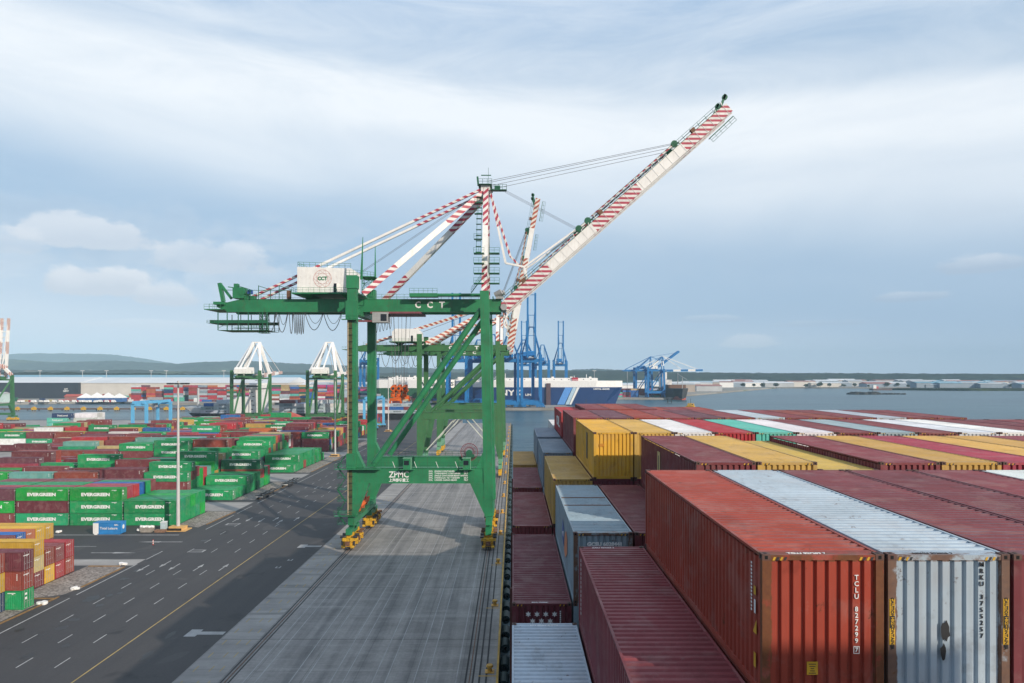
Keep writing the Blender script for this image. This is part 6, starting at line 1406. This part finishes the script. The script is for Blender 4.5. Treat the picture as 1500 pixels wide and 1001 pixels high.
def tug(label, x, y, rz=0):
    t = thing('tug_boat', label, 'tug', (x, y, W0), rz, 'tug boats'); m = MB(); hull(m, [(-3.6, -9), (3.6, -9), (4.2, 3), (2.4, 9), (0, 11.5), (-2.4, 9), (-4.2, 3)], -.3, 2.4, flare=[(-3, -8), (3, -8), (3.6, 2), (1.8, 7.6), (0, 9.4), (-1.8, 7.6), (-3.6, 2)]); m.build('hull', mat('tug_hull', (.015, .02, .035), .5) if 'tug_hull' not in bpy.data.materials else bpy.data.materials['tug_hull'], t)
    m = MB(); m.box((-3, -3.5, 2.4), (3, 5, 4.8)); m.hexa([(-2.4, -1.5, 4.8), (2.4, -1.5, 4.8), (2.4, 3.6, 4.8), (-2.4, 3.6, 4.8), (-1.8, -1, 7.6), (1.8, -1, 7.6), (1.8, 3, 7.6), (-1.8, 3, 7.6)]); w_ = m.build('wheelhouse', YELLOW, t)
    m = MB(); m.box((-1.7, -1.6, 5.9), (1.7, -1.25, 7.0)); m.build('window', GLASS, w_); m = MB(); m.tube((0, .5, 7.6), (0, .5, 12.5), .18, 0, 6); m.beam((-1.2, .5, 10), (1.2, .5, 10), .14); m.build('mast', STEEL, t); m = MB(); [m.tube((x_, -2.6, 4.8), (x_, -2.6, 7.4), .4, 0, 8) for x_ in (-1.2, 1.2)]; m.build('funnel', YELLOW, t)
tug('yellow and navy tug on open water beyond the red containers', 186.5, 720, R(60)); tug('yellow tug whose top shows against the blue hull stripes', 75.0, 705, R(20))
t = thing('navigation_platform', 'dark steel navigation platform on legs in the water before the pier end', 'beacon', (206, 905, W0)); m = MB(); [m.tube((x, y, -1), (x, y, 6), .3, 0, 6) for x in (-2.5, 2.5) for y in (-2, 2)]; m.build('leg', STEEL, t); m = MB(); m.box((-3.4, -3, 6), (3.4, 3, 6.8)); m.rail([(-3.4, -3, 6.8), (3.4, -3, 6.8)], r=.1); m.build('deck', STEEL, t)
m = MB(); rr = random.Random(2)
for k in range(90): x = rr.uniform(0, 100) ; s_ = rr.uniform(1.5, 4) * (1.3 if x < 50 else .7); m.disc((632 + x, 1285 + rr.uniform(-6, 6), W0 + .2), (rr.uniform(-.4, .4), rr.uniform(-.4, .4), 1), s_ * 1.6, s_, 0, 7)
tag(m.build('rock_islet', mat('wet_rock', (.03, .032, .03), .8, .3, .2)), 'low dark rock islet lying out in the bay', 'rocks')
t = thing('coaster', 'small red and white coaster beyond the rock islet', 'ship', (840, 1610, W0)); m = MB(); hull(m, [(0, 4), (4, 0), (44, 0), (52, 5), (44, 10), (0, 10)], 0, 4); m.build('hull', mat('coaster_hull', (.10, .06, .06), .6), t); m = MB(); m.box((6, 2, 4), (13, 8, 12)); m.build('wheelhouse', WHITE, t); m = MB(); m.box((13.2, 2, 4), (18, 8, 9)); m.build('deckhouse', mat('coaster_red', (.5, .05, .05), .5), t)

# sheds along the far right shore
wr = random.Random(31)
walls = [CREAM, WHITE, PALER, mat('shed_blue_grey', (.24, .30, .36), .7, .1, .05), mat('shed_brown', (.36, .30, .25), .7, .1, .05)]; roofs = [WHITER, PALER, REDR, WHITER, BLUER]
wn = ['cream', 'white', 'grey', 'blue-grey', 'brown']; rn = ['white', 'grey', 'red', 'white', 'blue']
def shore_y(x): return 1905 - (x - 560) * .22 if x < 900 else 1835
for k in range(64):
    px = 905 + 600 * ((k * 0.618) % 1.0); rowk = k % 4; Yq = (1875, 1980, 2120, 2350)[rowk] + wr.uniform(-10, 20)
    if px < 1040: Yq = (1300, 1420, 1560, 1700)[rowk] + 60 * (k % 3) ; 
    if px > 1340 and rowk == 0: continue
    if px < 985 and rowk == 0: Yq += 250
    x = (px - CX) * Yq / F; L = wr.uniform(38, 105); i, j = wr.randrange(5), wr.randrange(5)
    shed('%s walled shed with %s roof among the low sheds on the far shore' % (wn[i], rn[j]), x, x + L, Yq, Yq + wr.uniform(25, 45), wr.uniform(8, 15), wr.uniform(2, 5), walls[i], roofs[j], 'sheds on the far shore', doors=0)
for k in range(26):
    px = 1330 + 170 * wr.random(); Yq = wr.uniform(1690, 1800); x = (px - CX) * Yq / F
    i, j = 3, 4 if k % 2 else 1
    shed('blue-grey shed with %s roof behind the green spit' % rn[j], x, x + wr.uniform(20, 60), Yq, Yq + 25, wr.uniform(8, 15), 2.5, walls[i], roofs[j], 'sheds behind the green spit')
for k in range(16):
    px = 690 + 230 * wr.random(); Yq = wr.uniform(1320, 1600); x = (px - CX) * Yq / F; i = wr.randrange(2)
    shed('%s shed with white roof beyond the car carriers' % wn[i], x, x + wr.uniform(30, 80), Yq, Yq + 30, wr.uniform(10, 16), 3, walls[i], WHITER, 'sheds beyond the car carriers')
for k in range(26):
    px = -20 + 700 * wr.random(); Yq = wr.uniform(1500, 2300); x = (px - CX) * Yq / F; i, j = wr.randrange(2), wr.choice((0, 1, 2))
    shed('%s house-like building with %s roof in front of the wooded hills' % (wn[i], rn[j]), x, x + wr.uniform(15, 60), Yq, Yq + 20, wr.uniform(9, 16), 4, walls[i], roofs[j], 'buildings below the hills')
# ---------------------------------------------------------------- all remaining far containers, and the air
tag(stuff.build('distant_containers', CORN_TINT), kind='stuff')
hz = MB(); hz.box((-9500, -320, -6), (9500, 8990, 330)); h = hz.build('haze', []); h.data.materials.clear()
hm = bpy.data.materials.new('haze_air'); hm.use_nodes = True; t = NT(hm.node_tree)
o = t.n('ShaderNodeOutputMaterial'); pv = t.n('ShaderNodeVolumePrincipled'); t.l(pv.outputs[0], o.inputs['Volume'])
pv.inputs['Color'].default_value = (0.53, 0.80, 1.0, 1); pv.inputs['Density'].default_value = HAZE_DENSITY = 0.000105; pv.inputs['Anisotropy'].default_value = -0.25
h.data.materials.append(hm); tag(h, kind='stuff')
